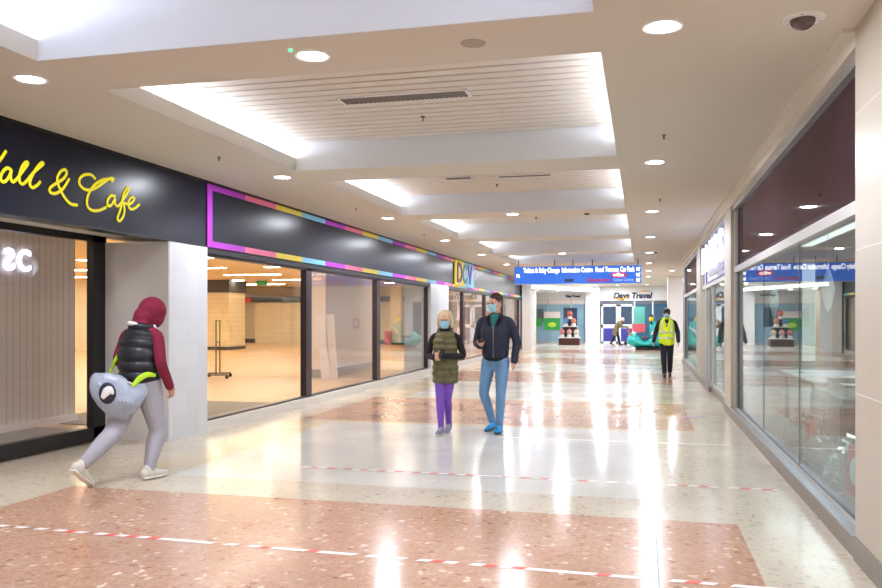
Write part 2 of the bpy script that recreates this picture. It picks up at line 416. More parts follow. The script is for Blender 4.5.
# interior of the empty shop
bI = MB().box(-25, -5.9, 9.0, 46, -.06, .012).box(-25, -6.7, -4, 9.0, -.06, .012)
struct(bI.build('floor_shop', M['wood']))
struct(MB().box(-25, -5.86, 9, 46, 3.3, 3.36).box(-25, -6.72, -4, 9, 3.3, 3.36).build('ceiling_shop', M['shopceil']))
sw = struct(MB().box(-25, -5.75, 45, 45.1, 0, 3.3).box(-25.1, -25, -4, 46, 0, 3.3).build('wall_shop_back', M['creamw']))
MB().box(-25, -6, 44.96, 45, 0, .25).build('skirting', M['dgrey'], sw)
MB().box(-25, -12, 44.2, 45, 2.45, 2.75).build('bulkhead', M['dgrey'], sw)
MB().box(-22.2, -19.2, 44.0, 45, 0.01, 2.4).build('tiled_panel', M['cream'], sw)
# grooved partition behind the first window
m_part = tiled('grooved partition', (212, 200, 190), (176, 164, 154), .12, 5, 'YZ', .5, .008)
struct(MB().box(-8.25, -8.1, -4, 10.33, 0.01, 3.3).build('wall_shop_partition', m_part))
struct(MB().box(-8.12, -8.06, -4, 10.35, .01, .12).build('baseboard_left', M['shopwhite']))
struct(MB().box(-8.3, -7.75, 19.2, 22.9, 0.01, 3.3).build('wall_shop_core', M['shopwhite']))
struct(MB().box(-8.31, -7.73, 19.18, 22.92, .012, .22).build('baseboard_shop', M['grey']))
struct(MB().box(-8.2, -6.65, -4, 9.5, .012, .03).build('floor_lobby', mat('grey lobby floor', (140, 134, 130), .4)))
# interior of the right shop
shopgrey = mat('shop grey wall', (150, 148, 146), .6)
struct(MB().box(1.5, 5.6, 5.3, 5.62, 0, 3.3).box(5.5, 5.6, 5.6, 29, 0, 3.3).build('wall_shop_right', shopgrey))
struct(MB().box(1.47, 5.6, 5.5, 29, 0, .1).build('floor_shop_right', mat('shop grey floor', (150, 150, 148), .25)))
struct(MB().box(1.5, 5.6, 5.5, 29, 3.3, 3.36).build('ceiling_shop_right', mat('shop grey ceiling', (170, 166, 160), .7)))

# ------------------------------------------------------------------ left fascias
f1 = empty('shop_fascia', (XL, 0, 0), 0, 'navy fascia board with yellow handwritten cafe lettering above the left window', 'shop sign')
MB().box(-.18, 0, -4, 9.78, 2.48, CZ - .01).build('board', M['fascia2'], f1)
MB().box(-.19, .006, -4, 9.79, 2.47, 2.485).box(-.19, .006, -4, 9.79, CZ - .03, CZ).build('edge_trim', M['black'], f1)
# handwriting, drawn on the board in metres (Y along the wall, Z up)
def onwall(px, py, X=XL):
    k = (px - 441) / FPX; s_, c_ = math.sin(yaw), math.cos(yaw)
    d = X / (k*c_ - s_); return (X, k*d*s_ + d*c_, 1.53 - (py - HY) * d / FPX)
strokes = [
 [(-30, 250), (-5, 225), (20, 188)],
 [(38, 256), (24, 250), (8, 264), (0, 285), (6, 300), (20, 297), (34, 276), (40, 257), (37, 285), (45, 301), (60, 290), (84, 258), (101, 234), (94, 228), (80, 244), (70, 274), (70, 298), (80, 309), (94, 300), (122, 266), (150, 242), (158, 234), (150, 231), (130, 254), (112, 288), (108, 310), (118, 322), (135, 313), (146, 300)],
 [(282, 386), (258, 382), (234, 356), (214, 316), (209, 286), (222, 262), (238, 256), (243, 270), (230, 290), (202, 308), (182, 324), (184, 340), (204, 343), (230, 326), (252, 290)],
 [(348, 290), (334, 275), (308, 275), (291, 290), (292, 312), (314, 330), (345, 326), (378, 304), (404, 288), (415, 290), (408, 300)],
 [(412, 290), (380, 292), (345, 312), (322, 350), (318, 385), (334, 405), (362, 406), (388, 394)],
 [(421, 354), (406, 351), (394, 368), (394, 388), (408, 386), (421, 362), (420, 380), (430, 390), (442, 378), (462, 348), (472, 326), (463, 326), (450, 352), (441, 400), (430, 434), (437, 445), (450, 430), (456, 402), (452, 378), (470, 384), (486, 374), (492, 361), (481, 357), (470, 374), (474, 398), (490, 400), (510, 384)]]
b = MB()
for st in strokes:
    pts = [V(onwall(x/3.675, 100 + y/3.675)) - V((XL - .006, 0, 0)) for x, y in st]
    b.tube(pts, [(.008, .0165)]*len(pts), n=8, sub=3, side=(1, 0, 0))
b.build('lettering', M['yellow'], f1, smooth=True)

f2 = empty('shop_fascia', (XL, 0, 0), 0, 'long slate fascia board with a multicoloured striped border above the empty shop', 'shop sign')
MB().box(-.18, 0, 9.8, 38.58, 2.47, CZ - .01).build('board', M['fascia'], f2)
b = MB(); y = 9.83; k = 0
while y < 38.5:
    L = 1.03; y2 = min(y + L, 38.55)
    b.box(0, .012, y, y2, 2.475, 2.56, k % 4); b.box(0, .012, y, y2, CZ - .115, CZ - .04, k % 4)
    y = y2; k += 1
b.box(0, .013, 9.8, 9.93, 2.475, CZ - .04, 0)
b.build('striped_border', [M['mag'], M['pink'], M['yel2'], M['blu2']], f2)
MB().box(-.19, .008, 9.8, 38.58, CZ - .035, CZ).box(-.15, -.02, 9.82, 38.58, 2.39, 2.47).build('edge_trim', M['black'], f2)
s_ = empty('shop_sign', (XL, 25.9, 2.95), 0, 'yellow and light blue block sign with overlapping coloured letters', 'shop sign')
MB().box(.013, .05, -1.45, -.1, -.42, .37, 0).box(.013, .05, -.1, 1.35, -.42, .37, 1).build('panel', [M['yel2'], M['blu2']], s_)
MW = lambda X, Y, Z: Matrix(((0, 0, 1, X), (1, 0, 0, Y), (0, 1, 0, Z), (0, 0, 0, 1)))   # reads left to right towards +Y, facing +X
MB().text('D', .85, MW(.06, -1.3, -.3), .02, .02, sx=1.3).build('letter', mat('plum letter', (110, 40, 90), .5), s_)
MB().text('C', .85, MW(.06, -.45, -.3), .02, .02, sx=1.1).build('letter', mat('teal letter', (40, 150, 160), .5), s_)
MB().text('V', .85, MW(.06, .35, -.3), .02, .02, sx=1.3).build('letter', mat('purple letter', (120, 50, 170), .5), s_)

# ------------------------------------------------------------------ left glazing
def wframe(n, y0, y1, label=None):
    """one shop window bay of the left wall between mullion centres"""
    o = MB().box(-5.83, -5.72, y0, y0 + .12, .13, 2.47).box(-5.83, -5.72, y1 - .12, y1, .13, 2.47).box(-5.83, -5.72, y0, y1, .13, .155).box(-5.83, -5.72, y0, y1, 2.36, 2.47).build('window_%d' % n, M['frame'])
    struct(o)
    MB().box(-5.785, -5.775, y0 + .1, y1 - .1, .15, 2.38).build('glass_pane', M['glassL'], o)
for n, (a, c) in enumerate([(9.74, 13.4), (13.4, 17.3), (17.3, 21.68), (23.7, 26.2), (26.2, 30.0), (30.0, 34.0), (34.0, 38.6)]):
    wframe(n + 2, a, c)
# first window, set back
o = MB().box(-6.64, -6.54, -4, 8.92, .02, .18).box(-6.64, -6.54, -4, 8.92, 2.46, 2.55).box(-6.64, -6.54, 8.68, 8.9, .02, 2.54).box(-6.64, -6.54, 4.3, 4.45, .02, 2.5).build('window_1', M['black'])
struct(o); MB().box(-6.595, -6.585, -4, 8.7, .15, 2.48).build('glass_pane', M['glassL'], o)

# ------------------------------------------------------------------ right glazing
rail = mat('pale grey rail', (190, 188, 184), .35)
def rwin(n, y0, y1, lower=True):
    b = MB()
    b.box(1.36, 1.46, y0, y0 + .1, .12, 3.2).box(1.36, 1.46, y1 - .12, y1, .12, 3.2)
    b.box(1.355, 1.46, y0, y1, 2.21, 2.30)
    b.box(1.38, 1.44, y0, y1, .12, .16)
    o = b.build('window_%d' % n, [rail]); struct(o)
    MB().box(1.40, 1.41, y0 + .09, y1 - .1, .15, 2.22).build('glass_pane', M['glassR'], o)
    MB().box(1.40, 1.42, y0 + .09, y1 - .1, 2.29, 3.2).build('plum_panel', M['purpglass'], o)
    MB().box(1.385, 1.42, y1 - .26, y1 - .1, .16, 3.18).box(1.39, 1.42, y0 + .09, y1 - .1, .15, .17).build('dark_edge', M['alud'], o)
rwin(9, 5.62, 13.25); rwin(10, 21.5, 28.9)
for y in (8.1, 10.4):
    MB().box(1.398, 1.412, y, y + .012, .16, 2.21).build('pane_joint', M['alud'], bpy.data.objects['window_9'])
cp = MB().box(XR + .01, 1.5, 13.25, 14.25, 0.12, 3.24).box(XR + .01, 1.5, 20.2, 21.5, 0, 3.24)
struct(cp.build('wall_right_pier', M['pillar']))
# door bay with sign panel
o = MB().box(1.36, 1.46, 14.25, 20.2, 2.18, 2.26).box(1.36, 1.46, 19.1, 19.25, .1, 3.2).box(1.36, 1.46, 17.4, 17.5, .0, 2.2).box(1.38, 1.44, 14.25, 17.45, 0.12, .17).build('window_11', rail); struct(o)
MB().box(1.40, 1.41, 14.25, 17.42, .14, 2.2).build('glass_pane', M['glassR'], o)
MB().box(1.36, 1.47, 14.25, 17.45, 0, .12).build('sill', M['skirt'], o)
d = MB().box(1.9, 1.95, 17.6, 17.7, .1, 2.2).box(1.9, 1.95, 19.0, 19.1, .1, 2.2).box(1.9, 1.95, 17.6, 19.1, .1, .3).box(1.9, 1.95, 17.6, 19.1, 2.1, 2.2).build('door_1', M['alud']); struct(d)
MB().box(1.92, 1.93, 17.7, 19.0, .3, 2.1).build('glass_pane', M['glassR'], d)
MB().cyl((1.86, 17.8, .9), (1.86, 17.8, 1.4), .015).build('handle', M['metal'], d, smooth=True)
sg = empty('shop_sign', (1.38, 17.2, 2.75), 0, 'backlit blue sign panel with tall white letters over the right shop door', 'shop sign')
MB().box(0, .05, -2.9, 2.9, -.45, .45).build('panel', mat('sign blue glass', (70, 80, 160), .2, emit=.06, spec=.5), sg)
MR = lambda X, Y, Z: Matrix(((0, 0, -1, X), (-1, 0, 0, Y), (0, 1, 0, Z), (0, 0, 0, 1)))   # faces -X, starts at the far end
lw = mat('lit white letters', (255, 255, 255), .5, emit=.8, ecol=(225, 230, 255))
for i, ch in enumerate('ILMSS'):
    MB().text(ch, .82, MR(-.05, 2.5 - i*1.05, -.22), .05, .012, fit=[.16, .5, .75, .6, .6][i]).build('letter', lw, sg)
MB().text('gifts and cards', .2, MR(-.012, 1.3, -.38), .01, .002, sx=1.0).build('small_lettering', rail, sg) if False else None
MB().box(-.015, 0, -1.9, 1.2, -.36, -.30).build('underline', rail, sg)
# last pier end of the right wall
struct(MB().box(1.33, 1.5, 28.85, 29.05, 0, 3.24).build('wall_right_post', M['alu']))

# reversed emissive letters stand in for a sign's reflection in the first window
b = MB()
ML = lambda X, Y, Z, s: Matrix(((0, 0, 1, X), (s, 0, 0, Y), (0, 1, 0, Z), (0, 0, 0, 1)))
def onX(px, py, X): return onwall(px, py, X)
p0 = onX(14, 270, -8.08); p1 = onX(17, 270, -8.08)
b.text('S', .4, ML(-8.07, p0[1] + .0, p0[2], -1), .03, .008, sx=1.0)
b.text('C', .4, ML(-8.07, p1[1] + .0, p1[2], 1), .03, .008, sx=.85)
tag(b.build('reflection_lettering', mat('sign reflection glow', (235, 238, 255), .5, emit=2.2, ecol=(215, 222, 255))), 'glowing S and C letters standing in for a sign reflection in the leftmost window', 'lettering')
# ------------------------------------------------------------------ downlights, sprinklers and other ceiling fittings
ORD = ['nearest', 'second', 'third', 'fourth', 'fifth', 'sixth', 'seventh', 'eighth', 'ninth', 'tenth']
proto = None
def downlight(x, y, z, label, group, power, col=(240, 244, 255), r=.1):
    global proto
    if proto is None:
        proto = empty('downlight', (x, y, z))
        b = MB(); n = 28
        for (ra, za), (rb, zb) in [((.125, 0), (.122, -.008)), ((.122, -.008), (.1, -.006)), ((.1, -.006), (.1, .01))]:
            vs = []
            for rr, zz in ((ra, za), (rb, zb)):
                vs += [(rr*math.cos(2*PI*k/n), rr*math.sin(2*PI*k/n), zz) for k in range(n)]
            b.add(vs, [(k, (k+1) % n, n+(k+1) % n, n+k) for k in range(n)])
        b.build('trim_ring', M['ring'], proto, smooth=True, fixn=False)
        MB().cyl((0, 0, -.003), (0, 0, .004), .1, n=28).build('diffuser', M['lamp'], proto)
        o = proto
    else:
        o = copy_tree(proto)
    o.location = (x, y, z); tag(o, label, 'downlight', group)
    if power: area('downlight_lamp', (x, y, z - .006), r*2, power, col, shape='DISK')
    return o
PW = 44
for i in range(9):
    y = 5.31 + 4.6*i
    if y < 42: downlight(.12 + i*.015, y, CZ, 'round recessed downlight, %s along the right-hand row beside the coffers' % ORD[i], 'recessed downlights', PW)
for i in range(8):
    y = 5.31 + 4.5*i
    if y < 38: downlight(-4.56, y, CZ, 'round recessed downlight, %s along the left-hand row above the shop fascia' % ORD[i], 'recessed downlights', PW)
for i, y in enumerate((5.31, 14.3, 23.45)):
    downlight(-2.24, y, CZ, 'round recessed downlight, %s of those in the middle of the cross beams' % ORD[i], 'recessed downlights', PW)
for i, (x, y, t) in enumerate([(-1.6, 33.5, 'behind the hanging blue sign, left of centre'), (-1.9, 38.5, 'far away between sign and travel shop'), (-.6, 44, 'just in front of the travel shop lettering'), (1.1, 33.0, 'far right, beside the white pillar'), (3.1, 36, 'over the side passage on the right')]):
    downlight(x, y, CZ, 'small round downlight ' + t, 'recessed downlights', PW)
for i, (x, y) in enumerate([(-6.4, 42.2), (-5.6, 44.2), (-4.6, 45.4)]):
    downlight(x, y, 3.0, 'tiny round downlight under the low curved ceiling, %s from the left' % ['first', 'second', 'third'][i], 'low ceiling downlights', 42)
for i, (x, y) in enumerate([(-2.2, 42.5), (.2, 46.5), (-2.6, 46.8), (-.4, 41.0), (-1.4, 47.2)]):  # extra downlights added to brighten the far facade
    downlight(x, y, CZ, 'small added downlight brightening the far end before the travel shop, %s' % ['left near one', 'right far one', 'left far one', 'right near one', 'middle far one'][i], 'recessed downlights', 62)
# behind the camera the mall goes on
for y in (.8, -2.4):
    for x in (.1, -4.56): area('downlight_lamp', (x, y, CZ - .006), .2, 34, (240, 244, 255), shape='DISK')

sp = None
for i, (px, py, z) in enumerate([(219, 157, CZ), (664, 135, CZ), (660, 199, CZ), (423, 116, 3.70), (497, 184, 3.70), (356, 208, CZ), (424, 234, CZ), (536, 218, CZ)]):
    k = (px - 441) / FPX; d = FPX * (1.53 - z) / (py - HY); s1, c1_ = math.sin(yaw), math.cos(yaw)
    x, y = k*d*c1_ - d*s1, k*d*s1 + d*c1_
    if sp is None:
        sp = empty('fire_sprinkler'); MB().cyl((0, 0, .02), (0, 0, -.008), .035, .03).build('cover_plate', M['brass'], sp, smooth=True)
        MB().cyl((0, 0, -.008), (0, 0, -.05), .011).cyl((0, 0, -.05), (0, 0, -.055), .022).build('nozzle', M['brass'], sp)
        o = sp
    else: o = copy_tree(sp)
    o.scale = (.75, .75, .75)
    o.location = (x, y, z + (.001 if z < 3.5 else -.012))
    tag(o, 'small brass sprinkler head ' + ['left of the first coffer, above the slate fascia', 'on the right-hand ceiling near the second downlight', 'on the right-hand ceiling just past the second downlight',
        'in the middle of the nearest slatted coffer', 'inside the second slatted coffer', 'left of the second coffer over the fascia', 'left of the third coffer over the fascia', 'between second and third coffers right of the middle downlight'][i], 'sprinkler', 'fire sprinklers')

def vent(name, x, y, z, L, W, label):
    o = empty(name, (x, y, z), 0, label, 'vent')
    b = MB().box(-L/2, L/2, -W/2, -W/2 + .02, -.012, 0).box(-L/2, L/2, W/2 - .02, W/2, -.012, 0).box(-L/2, -L/2 + .02, -W/2, W/2, -.012, 0).box(L/2 - .03, L/2, -W/2, W/2, -.012, 0)
    b.build('frame', M['ring'], o)
    g = MB(); n = 26
    for i in range(n): g.box(-L/2 + .02 + i*(L-.04)/n, -L/2 + .02 + (i+.45)*(L-.04)/n, -W/2 + .02, W/2 - .02, -.008, -.002)
    g.box(-L/2, L/2, -W/2, W/2, -.002, .001).build('grille', mat(name + ' grey', (112, 104, 98), .5, .2), o)
vent('air_vent', -2.28, 7.69, 3.698, 1.32, .27, 'long grey air vent grille in the nearest slatted coffer')
vent('air_vent', -2.78, 12.35, 3.698, .45, .22, 'short grey vent grille in the second coffer, left piece')
vent('air_vent', -1.75, 12.38, 3.698, .85, .2, 'longer grey vent grille in the second coffer, right piece')

o = empty('ceiling_speaker', (-1.1, 5.33, CZ), 0, 'flat grey round speaker grille in the ceiling right of the nearest middle downlight', 'speaker')
MB().cyl((0, 0, 0), (0, 0, -.006), .085, .08, 28).build('grille', mat('speaker grey', (176, 166, 154), .7), o)
o = empty('dome_camera', (.95, 5.38, CZ), 0, 'dark glass dome security camera with round plate in the right-hand ceiling', 'security camera')
MB().cyl((0, 0, 0), (0, 0, -.008), .13, .125, 32).build('mounting_plate', M['ring'], o, smooth=False)
MB().ell((0, 0, -.008), (.075, .075, .06), nu=24, nv=12).build('dome', mat('smoked dome', (90, 78, 74), .06, .3, spec=.9), o, smooth=True)
for k in range(3):
    a_ = k*2.1 + .3; MB().cyl((.105*math.cos(a_), .105*math.sin(a_), -.008), (.105*math.cos(a_), .105*math.sin(a_), -.011), .005).build('screw', M['dgrey'], o)
o = MB().ell((0, 0, 0), (.014, .014, .01), nu=10, nv=6).build('indicator_lamp', mat('green indicator', (40, 230, 110), .4, emit=5)); o.location = (-2.34, 5.16, CZ - .002)
tag(o, 'tiny glowing green indicator light beside the nearest middle downlight', 'light')
for i, (x, y) in enumerate([(-.95, 14.4), (.35, 23.5)]):
    o = empty('smoke_detector', (x, y, CZ), 0, ['small grey smoke detector on the beam after the second coffer', 'small grey smoke detector far along the right-hand ceiling'][i], 'smoke detector', 'smoke detectors')
    MB().cyl((0, 0, 0), (0, 0, -.015), .07, .06, 20).build('base', M['ring'], o); MB().cyl((0, 0, -.015), (0, 0, -.04), .05, .035, 20).build('sensor', M['dgrey'], o)

# ------------------------------------------------------------------ hanging direction sign
hs = empty('direction_sign', (-2.03, 26, 2.877), 0, 'wide blue hanging direction sign with white words and arrows across the mall', 'sign')
MB().box(-1.98, 1.98, 0, .12, -.275, .275).build('board', M['blue'], hs)
MF = lambda x, z: Matrix(((1, 0, 0, x), (0, 0, -1, -.012), (0, 1, 0, z), (0, 0, 0, 1)))
for t, x, w_ in [('Toilets & Baby Change', -1.69, 1.15), ('Information Centre', -.47, .96), ('Food Terrace', .58, .70), ('Car Park', 1.34, .44)]:
    MB().text(t, .215, MF(x, .085), .01, .008, fit=w_).build('lettering', M['signwhite'], hs)
def arrow(b, x, z, s, ang):
    for (u0, v0), (u1, v1) in [((-.5, 0), (.5, 0)), ((.5, 0), (.1, .42)), ((.5, 0), (.1, -.42))]:
        c, sn = math.cos(ang), math.sin(ang)
        p = [(x + s*(u*c - v*sn), -.012, z + s*(u*sn + v*c)) for u, v in ((u0, v0), (u1, v1))]
        b.tube(p, [.022, .022], n=6, sub=1)
for x, z, a_ in [(1.89, .165, PI*1.25), (1.89, -.01, PI*1.25), (1.89, -.175, PI*1.25), (-1.86, -.02, PI*.75)]:
    b = MB(); arrow(b, x, z, .11, a_); b.build('arrow', M['signwhite'], hs)
MB().prism([(1.29 + .25*math.cos(a*PI/14), -.02 + .085*math.sin(a*PI/14)) for a in range(28)], -.008, .01, lambda u, v, w: (u, w, v)).build('oval_badge', M['signred'], hs)
MB().text('wilko', .14, MF(1.12, -.06), .012, .005, fit=.34).build('badge_lettering', M['signwhite'], hs)
MB().text('Shopping Centre', .13, MF(.32, -.21), .01, .004, fit=.7).build('pink_lettering', M['signred'], hs)
MB().text('Citizen Centre', .13, MF(1.12, -.21), .01, .004, fit=.62).build('lilac_lettering', M['signlilac'], hs)
MB().box(-.38, -.1, -.01, 0, -.22, -.13).build('dark_badge', mat('dark blue badge', (20, 30, 80), .4), hs)
for x in (-1.86, -.7, -.12, .48, 1.88):
    MB().cyl((x, .06, .275), (x, .06, .483), .018).build('hanger', M['alud'], hs)
MB().box(-1.98, 1.98, -.006, .126, -.285, -.275).box(-1.98, 1.98, -.006, .126, .275, .285).build('edge_trim', M['alu'], hs)

# ------------------------------------------------------------------ far shops
o = empty('travel_shop_front', (-.0, 49, 0), 0, 'travel agency shop front with white doors and dark lettering on cream fascia', 'shop front')
wd = mat('dark blue window', (44, 64, 86), .1, spec=.8); pn = mat('violet door panel', (56, 54, 140), .4); frm = mat('white door frame', (226, 230, 236), .4)
MB().box(-2.47, 2.4, -.02, .02, 2.31, 2.5).build('transom', M['alud'], o)
for x0, x1 in ((-2.4, -1.42), (-1.38, -.5)):
    d = MB().box(x0, x0+.12, -.03, .02, 0, 2.3).box(x1-.12, x1, -.03, .02, 0, 2.3).box(x0, x1, -.03, .02, 2.18, 2.31).box(x0, x1, -.03, .02, .9, 1.12).box(x0, x1, -.03, .02, 0, .12).build('door', frm, o)
    MB().box(x0+.12, x1-.12, -.01, .0, 1.12, 2.18).build('glass_pane', wd, d)
    MB().box(x0+.12, x1-.12, -.012, .0, .12, .9).build('lower_panel', pn, d)
    MB().cyl((x1-.06, -.06, .9), (x1-.06, -.06, 1.3), .02).build('handle', M['metal'], d)
MB().box(-.48, 2.4, -.01, .01, .12, 2.31).build('window_glass', mat('teal window', (44, 84, 108), .08, spec=.8, noise=.25, nscale=2), o)
for x in (-.48, .55, 1.6): MB().box(x-.04, x+.04, -.04, .02, 0, 2.5).build('mullion', frm, o)
MB().text('Days Travel', .46, Matrix(((1, 0, 0, -1.7), (0, 0, -1, -.04), (0, 1, 0, 2.66), (0, 0, 0, 1))), .03, .02, sx=.98, shear=.2).build('lettering', mat('dark navy letters', (24, 28, 66), .4), o)
b = MB(); b.tube([(-1.75, -.03, 2.72), (-1.4, -.03, 2.6), (-.95, -.03, 2.68), (-.8, -.03, 2.86)], [.02, .045, .045, .015], n=8)
b.build('gold_swoosh', mat('gold', (226, 170, 50), .4), o)
MB().tube([(-.3, -.03, 3.03), (.15, -.03, 3.07), (.5, -.03, 3.0)], [.015, .04, .012], n=8).build('gold_swoosh', bpy.data.materials['gold'], o)
o2 = empty('corner_shop_front', (-4.9, 49, 0), 0, 'far left glazed shop front with pale blue window and green posters', 'shop front')
MB().box(-1.6, 1.62, -.02, .0, .02, 2.3).build('window_glass', mat('pale blue window', (128, 164, 184), .08, spec=.8, noise=.12, nscale=1.5), o2)
for x in (-1.6, -.62, .75, 1.6): MB().box(x-.03, x+.03, -.05, .0, 0, 2.62).build('mullion', M['alu'], o2)
MB().box(-1.6, 1.62, -.04, .0, 2.3, 2.36).build('rail', M['alu'], o2); MB().box(-1.6, 1.62, -.04, 0, 0, .1).build('rail', M['alu'], o2)
MB().box(-1.25, -.9, -.04, -.02, 1.25, 2.05).build('dark_display', M['alud'], o2)
MB().box(-1.6, 1.62, -.03, .0, 2.36, 2.62).build('upper_panel', M['shopwhite'], o2)
MB().text('Days Travel', .17, Matrix(((1, 0, 0, .42), (0, 0, -1, -.04), (0, 1, 0, 2.74), (0, 0, 0, 1))), .02, .012, sx=1.05).build('lettering', bpy.data.materials['dark navy letters'], o2)
MB().box(.3, 1.1, -.05, -.02, 1.0, 2.1).build('dark_display', wd, o2)
for x0, x1, z0, z1, nm, mt in [(-1.3, -.98, 1.02, 1.5, 'poster', 'green'), (-.85, .1, .8, 1.5, 'poster', 'green')]:
    p = tag(MB().box(-4.9+x0, -4.9+x1, 48.9, 48.93, z0, z1).build(nm, mat('bright green', (40, 150, 64), .5, emit=.05)), 'green poster hanging in the far left shop window, ' + ('smaller left one' if x0 < -1.2 else 'larger middle one under a white panel'), 'poster', 'green window posters')
    if x0 > -.9:
        MB().box(-4.9+x0, -4.9+x1, 48.89, 48.93, z1, z1+.38).build('white_header', M['shopwhite'], p)
        MB().ell((-4.9-.38, 48.895, 1.1), (.25, .01, .14)).build('yellow_spot', mat('lime', (190, 220, 60), .5), p)
# purple notice on the white pillar
p = tag(MB().box(1.83, 2.13, 37.46, 37.5, 1.0, 1.5).build('wall_poster', mat('purple poster', (150, 40, 150), .5, emit=.1)), 'small purple framed poster on the far right white pillar edge', 'poster')
MB().box(1.9, 2.06, 37.45, 37.462, 1.1, 1.4).build('white_insert', M['white'], p)
struct(MB().box(1.95, 5, 38.0, 38.4, 0, 3.36).build('wall_right_far', M['white']))

# capsule toy machines on a tiered stand
st = empty('vending_stand', (-3.64, 42, 0), 0, 'dark red tiered stand holding round toy machines in the far mall', 'stand')
brn = mat('dark oxblood', (76, 34, 30), .4)
MB().box(-.55, .55, -.4, .4, 0, .12).build('plinth', M['kerb'], st, bevel=.01)
MB().box(-.52, .52, -.37, .37, .12, .48).build('base', brn, st, bevel=.01)
MB().box(-.54, .54, -.39, .39, .48, .53).build('shelf', M['white'], st)
MB().box(-.36, .36, .0, .3, .53, 1.05).build('tier', M['black'], st); MB().box(-.38, .38, -.05, .32, 1.05, 1.09).build('shelf', M['white'], st)
MB().box(-.15, .15, .05, .3, 1.09, 1.45).build('tier', M['black'], st)
gm = None
gl_cols = [(214, 90, 90), (230, 200, 120), (120, 170, 220)]
k = 0
for x, y, z, nm in [(-.36, -.2, .53, 'bottom tier left'), (0, -.22, .53, 'bottom tier middle'), (.36, -.2, .53, 'bottom tier right'), (-.19, .1, 1.09, 'middle tier left'), (.19, .1, 1.09, 'middle tier right'), (0, .17, 1.45, 'alone on the top tier')]:
    c = [(200, 120, 120), (226, 150, 150), (230, 190, 170), (70, 140, 210), (226, 130, 110), (206, 90, 80)][k]; k += 1
    g = empty('toy_machine', (-3.64 + x, 42 + y, z), 0, 'round capsule toy machine on the stand, ' + nm, 'toy machine', 'capsule toy machines')
    MB().cyl((0, 0, 0), (0, 0, .14), .13, .1, 20).build('base', M['white'], g, smooth=False)
    MB().ell((0, 0, .26), (.14, .14, .14)).build('globe', mat('toy globe', c, .15, noise=.35, nscale=30), g, smooth=True)
    MB().cyl((0, 0, .38), (0, 0, .43), .07, .04, 16).build('lid', M['red'], g)

# turquoise coin ride
rd = empty('coin_ride', (.1, 39.6, 0), .0, 'turquoise moulded coin-operated childrens ride on a black base', 'coin ride')
tq = mat('turquoise plastic', (20, 176, 176), .25, spec=.7)
MB().box(-.45, .72, -.45, .45, 0.02, .12).build('base', M['black'], rd, bevel=.02)
b = MB(); b.tube([(-.66, 0, .45), (-.45, 0, .4), (.0, 0, .27), (.5, 0, .4), (.72, 0, .55)], [(.3, .22), (.42, .3), (.44, .13), (.44, .3), (.34, .26)], n=20, side=(0, 1, 0))
b.tube([(-.6, 0, .4), (-.5, 0, .62), (-.42, 0, .78)], [(.34, .16), (.3, .13), (.2, .06)], n=16, side=(0, 1, 0))
b.tube([(.55, 0, .4), (.5, 0, .8), (.42, 0, 1.12), (.35, 0, 1.3)], [(.42, .3), (.42, .3), (.36, .24), (.2, .12)], n=18, side=(0, 1, 0))
b.blob('body', tq, rd, voxel=.025, it=3)
MB().ell((.28, -.3, 1.46), (.11, .1, .12)).build('yellow_lamp', mat('yellow lamp', (240, 210, 30), .4), rd, smooth=True)
MB().cyl((.28, -.3, 1.2), (.28, -.3, 1.36), .04).cyl((.28, -.3, 1.57), (.28, -.3, 1.66), .09, .07).build('lamp_post', M['black'], rd)
MB().tube([(.3, -.44, .75), (.45, -.46, .95), (.6, -.46, 1.05)], [.03, .06, .03]).build('white_decal', M['white'], rd)
MB().box(-.2, .15, -.2, .2, .5, .62).build('seat', M['dgrey'], rd, bevel=.02)
# poster banner behind the ride
pb = empty('display_banner', (-.2, 44.5, 0), 0, 'tall banner with mint top and coral lower half behind the turquoise ride', 'banner')
MB().box(-.29, .29, -.01, .01, 1.2, 2.1).build('mint_panel', mat('mint', (90, 172, 160), .5), pb)
MB().box(-.31, .31, -.012, .012, .75, 1.2).build('coral_panel', mat('coral', (200, 84, 96), .5), pb)
MB().cyl((0, .03, 0), (0, .03, 2.15), .02).cyl((0, .03, 0), (0, .03, .03), .25, n=20).build('stand', M['alud'], pb)

# ------------------------------------------------------------------ floor tapes
def tape(name, pts, w, n, gap, label, p_missing=0.):
    o = empty(name, (pts[0][0], pts[0][1], .0), 0, label, 'floor tape')
    b = MB(); A, B_ = V(pts[0]), V(pts[1]); L = (B_ - A).length; x = 0; red = 0
    u = (B_ - A) / L; nrm = V((-u.y, u.x))
    base = V(pts[0])
    def q(s0, s1, mi, sk=.03):
        ps = [A + u*s0 - nrm*w/2, A + u*s1 - nrm*w/2, A + u*(s1+sk) + nrm*w/2, A + u*(s0+sk) + nrm*w/2]
        b.quad(*[(p.x - base.x, p.y - base.y, .0022) for p in ps], mi)
    while x < L:
        s1 = min(x + gap, L)
        if not (red and random.random() < p_missing): q(x, s1, red)
        elif random.random() > .5: q(x, s1, 0)
        x = s1; red = 1 - red
    b.build('striped_film', [M['tapeW'], M['tapeR']], o)
tape('floor_tape', [(-5.3, 5.05), (.95, 4.90)], .05, 0, .085, 'red and white striped tape stuck across the pink floor nearest the camera', .55)
tape('floor_tape', [(-3.4, 7.76), (1.15, 7.72)], .045, 0, .09, 'worn red and white tape across the white floor panel, second from camera', .3)
o = MB().box(-1.8, 1.02, 10.28, 10.31, .0005, .002).build('floor_tape', mat('worn tape', (236, 226, 216), .4)); tag(o, 'thin faded pale tape line across the floor, third from the camera', 'floor tape')
for i, (x, y) in enumerate([(.78, 13.1), (.87, 16.4)]):
    tag(MB().box(x-.17, x+.17, y-.05, y+.05, .0005, .002).build('floor_sticker', mat('violet sticker', (128, 118, 150), .5)), ['small violet floor sticker near the right wall, closer one', 'small violet floor sticker near the right wall, farther one'][i], 'floor sticker', 'floor stickers')

